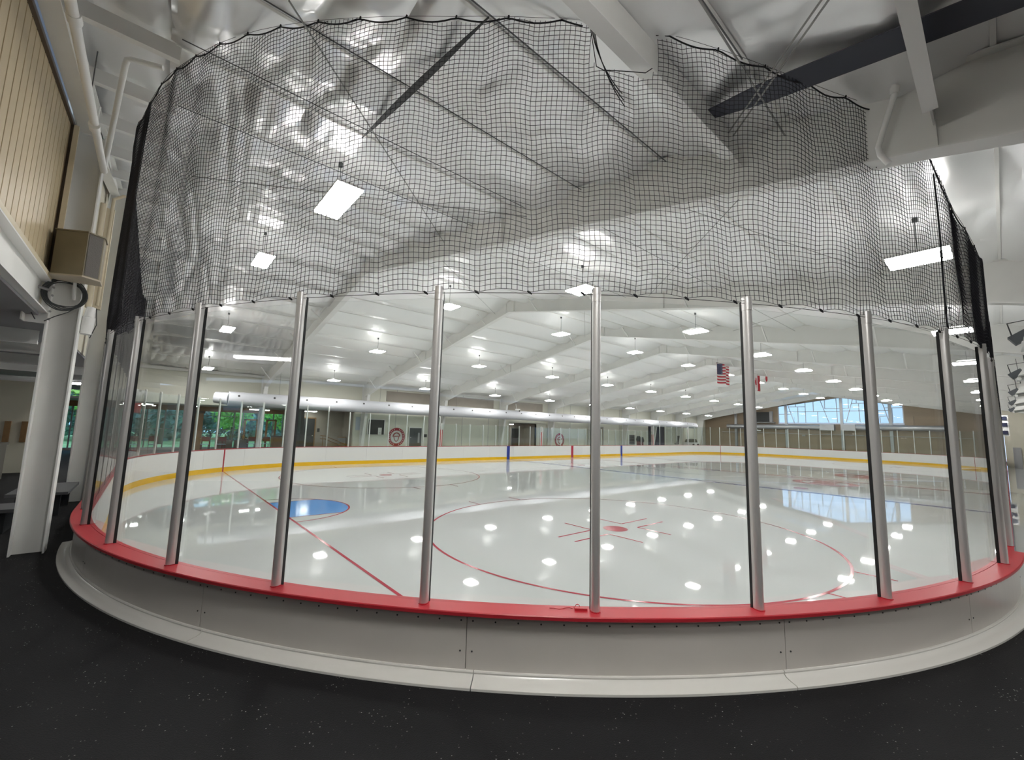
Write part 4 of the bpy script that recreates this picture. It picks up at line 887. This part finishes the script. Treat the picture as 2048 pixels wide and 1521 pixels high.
for i, x in enumerate((4.2, 5.1)):
    t = thing('parked_bicycle', ('left' if i == 0 else 'right') + ' small bicycle parked by lobby window', 'bicycle', (x, 32.2, FZ))
    for dx in (-.2, .2): MB().tube([(x + dx + .22 * math.cos(a), 32.2, 1.45 + .22 * math.sin(a)) for a in np.linspace(0, 2 * math.pi, 16)], .015, 5, False).build('wheel', M['dark'], t)
    MB().tube([(x - .2, 32.2, 1.45), (x, 32.2, 1.75), (x + .2, 32.2, 1.45)], .014, 5).build('frame', M['dark'], t); MB().box(x - .38, x + .38, 32.0, 32.4, FZ, 1.22).build('stand', M['sofa'], t)
def lamp_small(x0, x1, y0, y1, z, label):
    t = thing('lobby_lamp', label, 'lamp', ((x0 + x1) / 2, (y0 + y1) / 2, z)); MB().box(x0, x1, y0, y1, z, z + .04).build('diffuser', M['lobbylamp'], t); MB().box(x0 - .02, x1 + .02, y0 - .02, y1 + .02, z + .04, z + .09).build('housing', M['white'], t)
lamp_small(5.3, 6.4, 31.4, 31.7, 3.18, 'slim warm lamp above glazed lobby door'); lamp_small(8.2, 8.8, 29.4, 30, 3.18, 'small lamp in corridor above dark brown door'); lamp_small(25.3, 25.9, 29.2, 29.8, 2.85, 'small lamp in the taupe recess')
lamp_small(0, .5, 30, 30.5, 3.18, 'small square lamp at left of lobby ceiling'); lamp_small(2.0, 2.5, 30, 30.5, 3.18, 'small square lamp in lobby ceiling near wooden pillar')
# outdoors
struct(MB().add([(-40, 33.3, .45), (30, 33.3, .45), (30, 90, .45), (-40, 90, .45)], [(0, 1, 2, 3)]).build('lawn', M['grass']))
def tree(x, y, h, r, mat, label, n=260, cf=.62):
    t = thing('garden_tree', label, 'tree', (x, y, .45), 'trees outside')
    MB().tube([(x, y, .45), (x + .1, y, .45 + h * .4), (x, y, .45 + h * .7)], [.16, .12, .05], 8).build('trunk', M['bark'], t)
    mb = MB(); rr = random.Random(int(x * 10 + y))
    for k in range(n * 4):
        th = rr.uniform(0, 2 * math.pi); ph = math.acos(rr.uniform(-1, 1)); q = r * rr.uniform(.35, 1.0); c = Vector((x + q * math.sin(ph) * math.cos(th), y + q * math.sin(ph) * math.sin(th), max(.5, .45 + h * cf + q * .95 * math.cos(ph))))
        u = Vector((rr.gauss(0, 1), rr.gauss(0, 1), rr.gauss(0, 1))).normalized(); v_ = u.orthogonal().normalized(); s = rr.uniform(.10, .22) * (r / 1.7)
        mb.add([c - u * s, c + v_ * s * .6, c + u * s, c - v_ * s * .6], [(0, 1, 2, 3)])
    stuff(mb.build('leaves', mat, t))
tree(5.6, 41, 4.2, 1.5, M['leaf'], 'bright green young tree outside right lobby window'); tree(9.6, 42, 4.6, 1.7, M['leaf'], 'bright green tree outside glazed lobby doors')
tree(1.2, 44, 5.4, 2.0, M['leafdark'], 'dark green tree outside left lobby window'); tree(-2.5, 50, 6.5, 2.6, M['leaf'], 'pale green tree further left outside')
for k in range(9): tree(-22 + 7.6 * k, 52, 8.5, 3.7, M['leafdark'], 'tall dark tree beyond the lawn, %s from left in its line' % ('first' if k == 0 else ORD[k]), 430, .36)
for k in range(8): tree(-18.2 + 7.6 * k, 60, 9, 3.75, M['leafdark'], 'tall tree in the rear line behind the lawn, %s from left' % ('first' if k == 0 else ORD[k]), 430, .36)

# ------------------------------------------------------------------ dim lobby at left, behind the columns
struct(MB().box(-9, -2.2, 20.0, 20.2, FZ, 3.5).build('wall_left_lobby', M['cream']))
struct(MB().box(-9.2, -9, -14, 33, FZ, 3.6).build('wall_left', M['cream']))
struct(MB().box(-9, XW - .07, -14, YF, 3.70, 3.735).build('ceiling_left', M['trunkgrey']))
for i, y in enumerate((9.5, 11.0, 13.5, 15.5)):
    t = thing('lobby_joist', 'white ceiling joist above left lobby, %s behind the nearest column' % ORD[i], 'joist', (-4, y, 3.4)); MB().box(-9, XW - .25, y - .04, y + .04, 3.48, 3.52).build('flange', M['white'], t); MB().box(-9, XW - .25, y - .006, y + .006, 3.52, 3.695).build('web', M['white'], t)
t = thing('lobby_pipe', 'white round pipe crossing under left lobby ceiling', 'pipe', (-2, 12, 3.0)); MB().tube([(-6, 13.2, 3.18), (-1.2, 11.6, 3.05)], .05, 10).build('pipe', M['white'], t, smooth=True); MB().tube([(-2.2, 11.93, 3.08), (-2.2, 11.93, 3.70)], .008, 5).build('hanger', M['wire'], t)
for i, x in enumerate((-2.95, -2.6)):
    tag(MB().box(x, x + .13, 19.93, 20.0, 1.55, 2.2).build('wood_board', M['wood'], loc=(x, 19.95, 1.9)), ('left' if i == 0 else 'right') + ' narrow wooden board on cream lobby wall', 'board')
t = thing('covered_box', 'brown covered box in left lobby at picture edge', 'box', (-2.9, 17.5, FZ)); MB().box(-4.2, -2.55, 17.2, 18.2, FZ, 1.55).build('body', M['sofa'], t); MB().box(-4.25, -2.52, 17.15, 18.25, 1.55, 1.62).build('lid', M['sofa'], t)
t = thing('lobby_bench', 'grey topped bench between the two white columns', 'bench', (-.8, 11.6, FZ))
MB().box(-1.3, -.55, 10.9, 12.5, .98, 1.03).build('seat', M['benchgrey'], t)
for y in (11.1, 12.3): MB().box(-1.2, -.65, y - .03, y + .03, FZ, .98).build('leg', M['dark'], t)
t = thing('lobby_bench', 'low grey bench behind the nearest white column', 'bench', (-1.4, 10, FZ))
MB().box(-2.4, -.9, 9.6, 10.3, .92, .97).build('seat', M['benchgrey'], t)
for x in (-2.2, -1.1): MB().box(x - .03, x + .03, 9.7, 10.2, FZ, .92).build('leg', M['dark'], t)
lamp_small(-2.1, -1.4, 22, 22.6, 3.61, 'bright lobby lamp seen between the white columns'); lamp_small(-3.3, -3.1, 14, 14.2, 3.61, 'tiny bright lamp left of nearest column')
t = thing('lobby_door', 'tan wooden door glimpsed between the two white columns', 'door', (-1.9, 30, FZ)); MB().box(-2.3, -1.5, 30, 30.06, FZ, 2.7).build('leaf', M['tanpipe'], t); MB().box(-2.38, -2.3, 29.98, 30.08, FZ, 2.78).box(-1.5, -1.42, 29.98, 30.08, FZ, 2.78).build('frame', M['greym'], t)
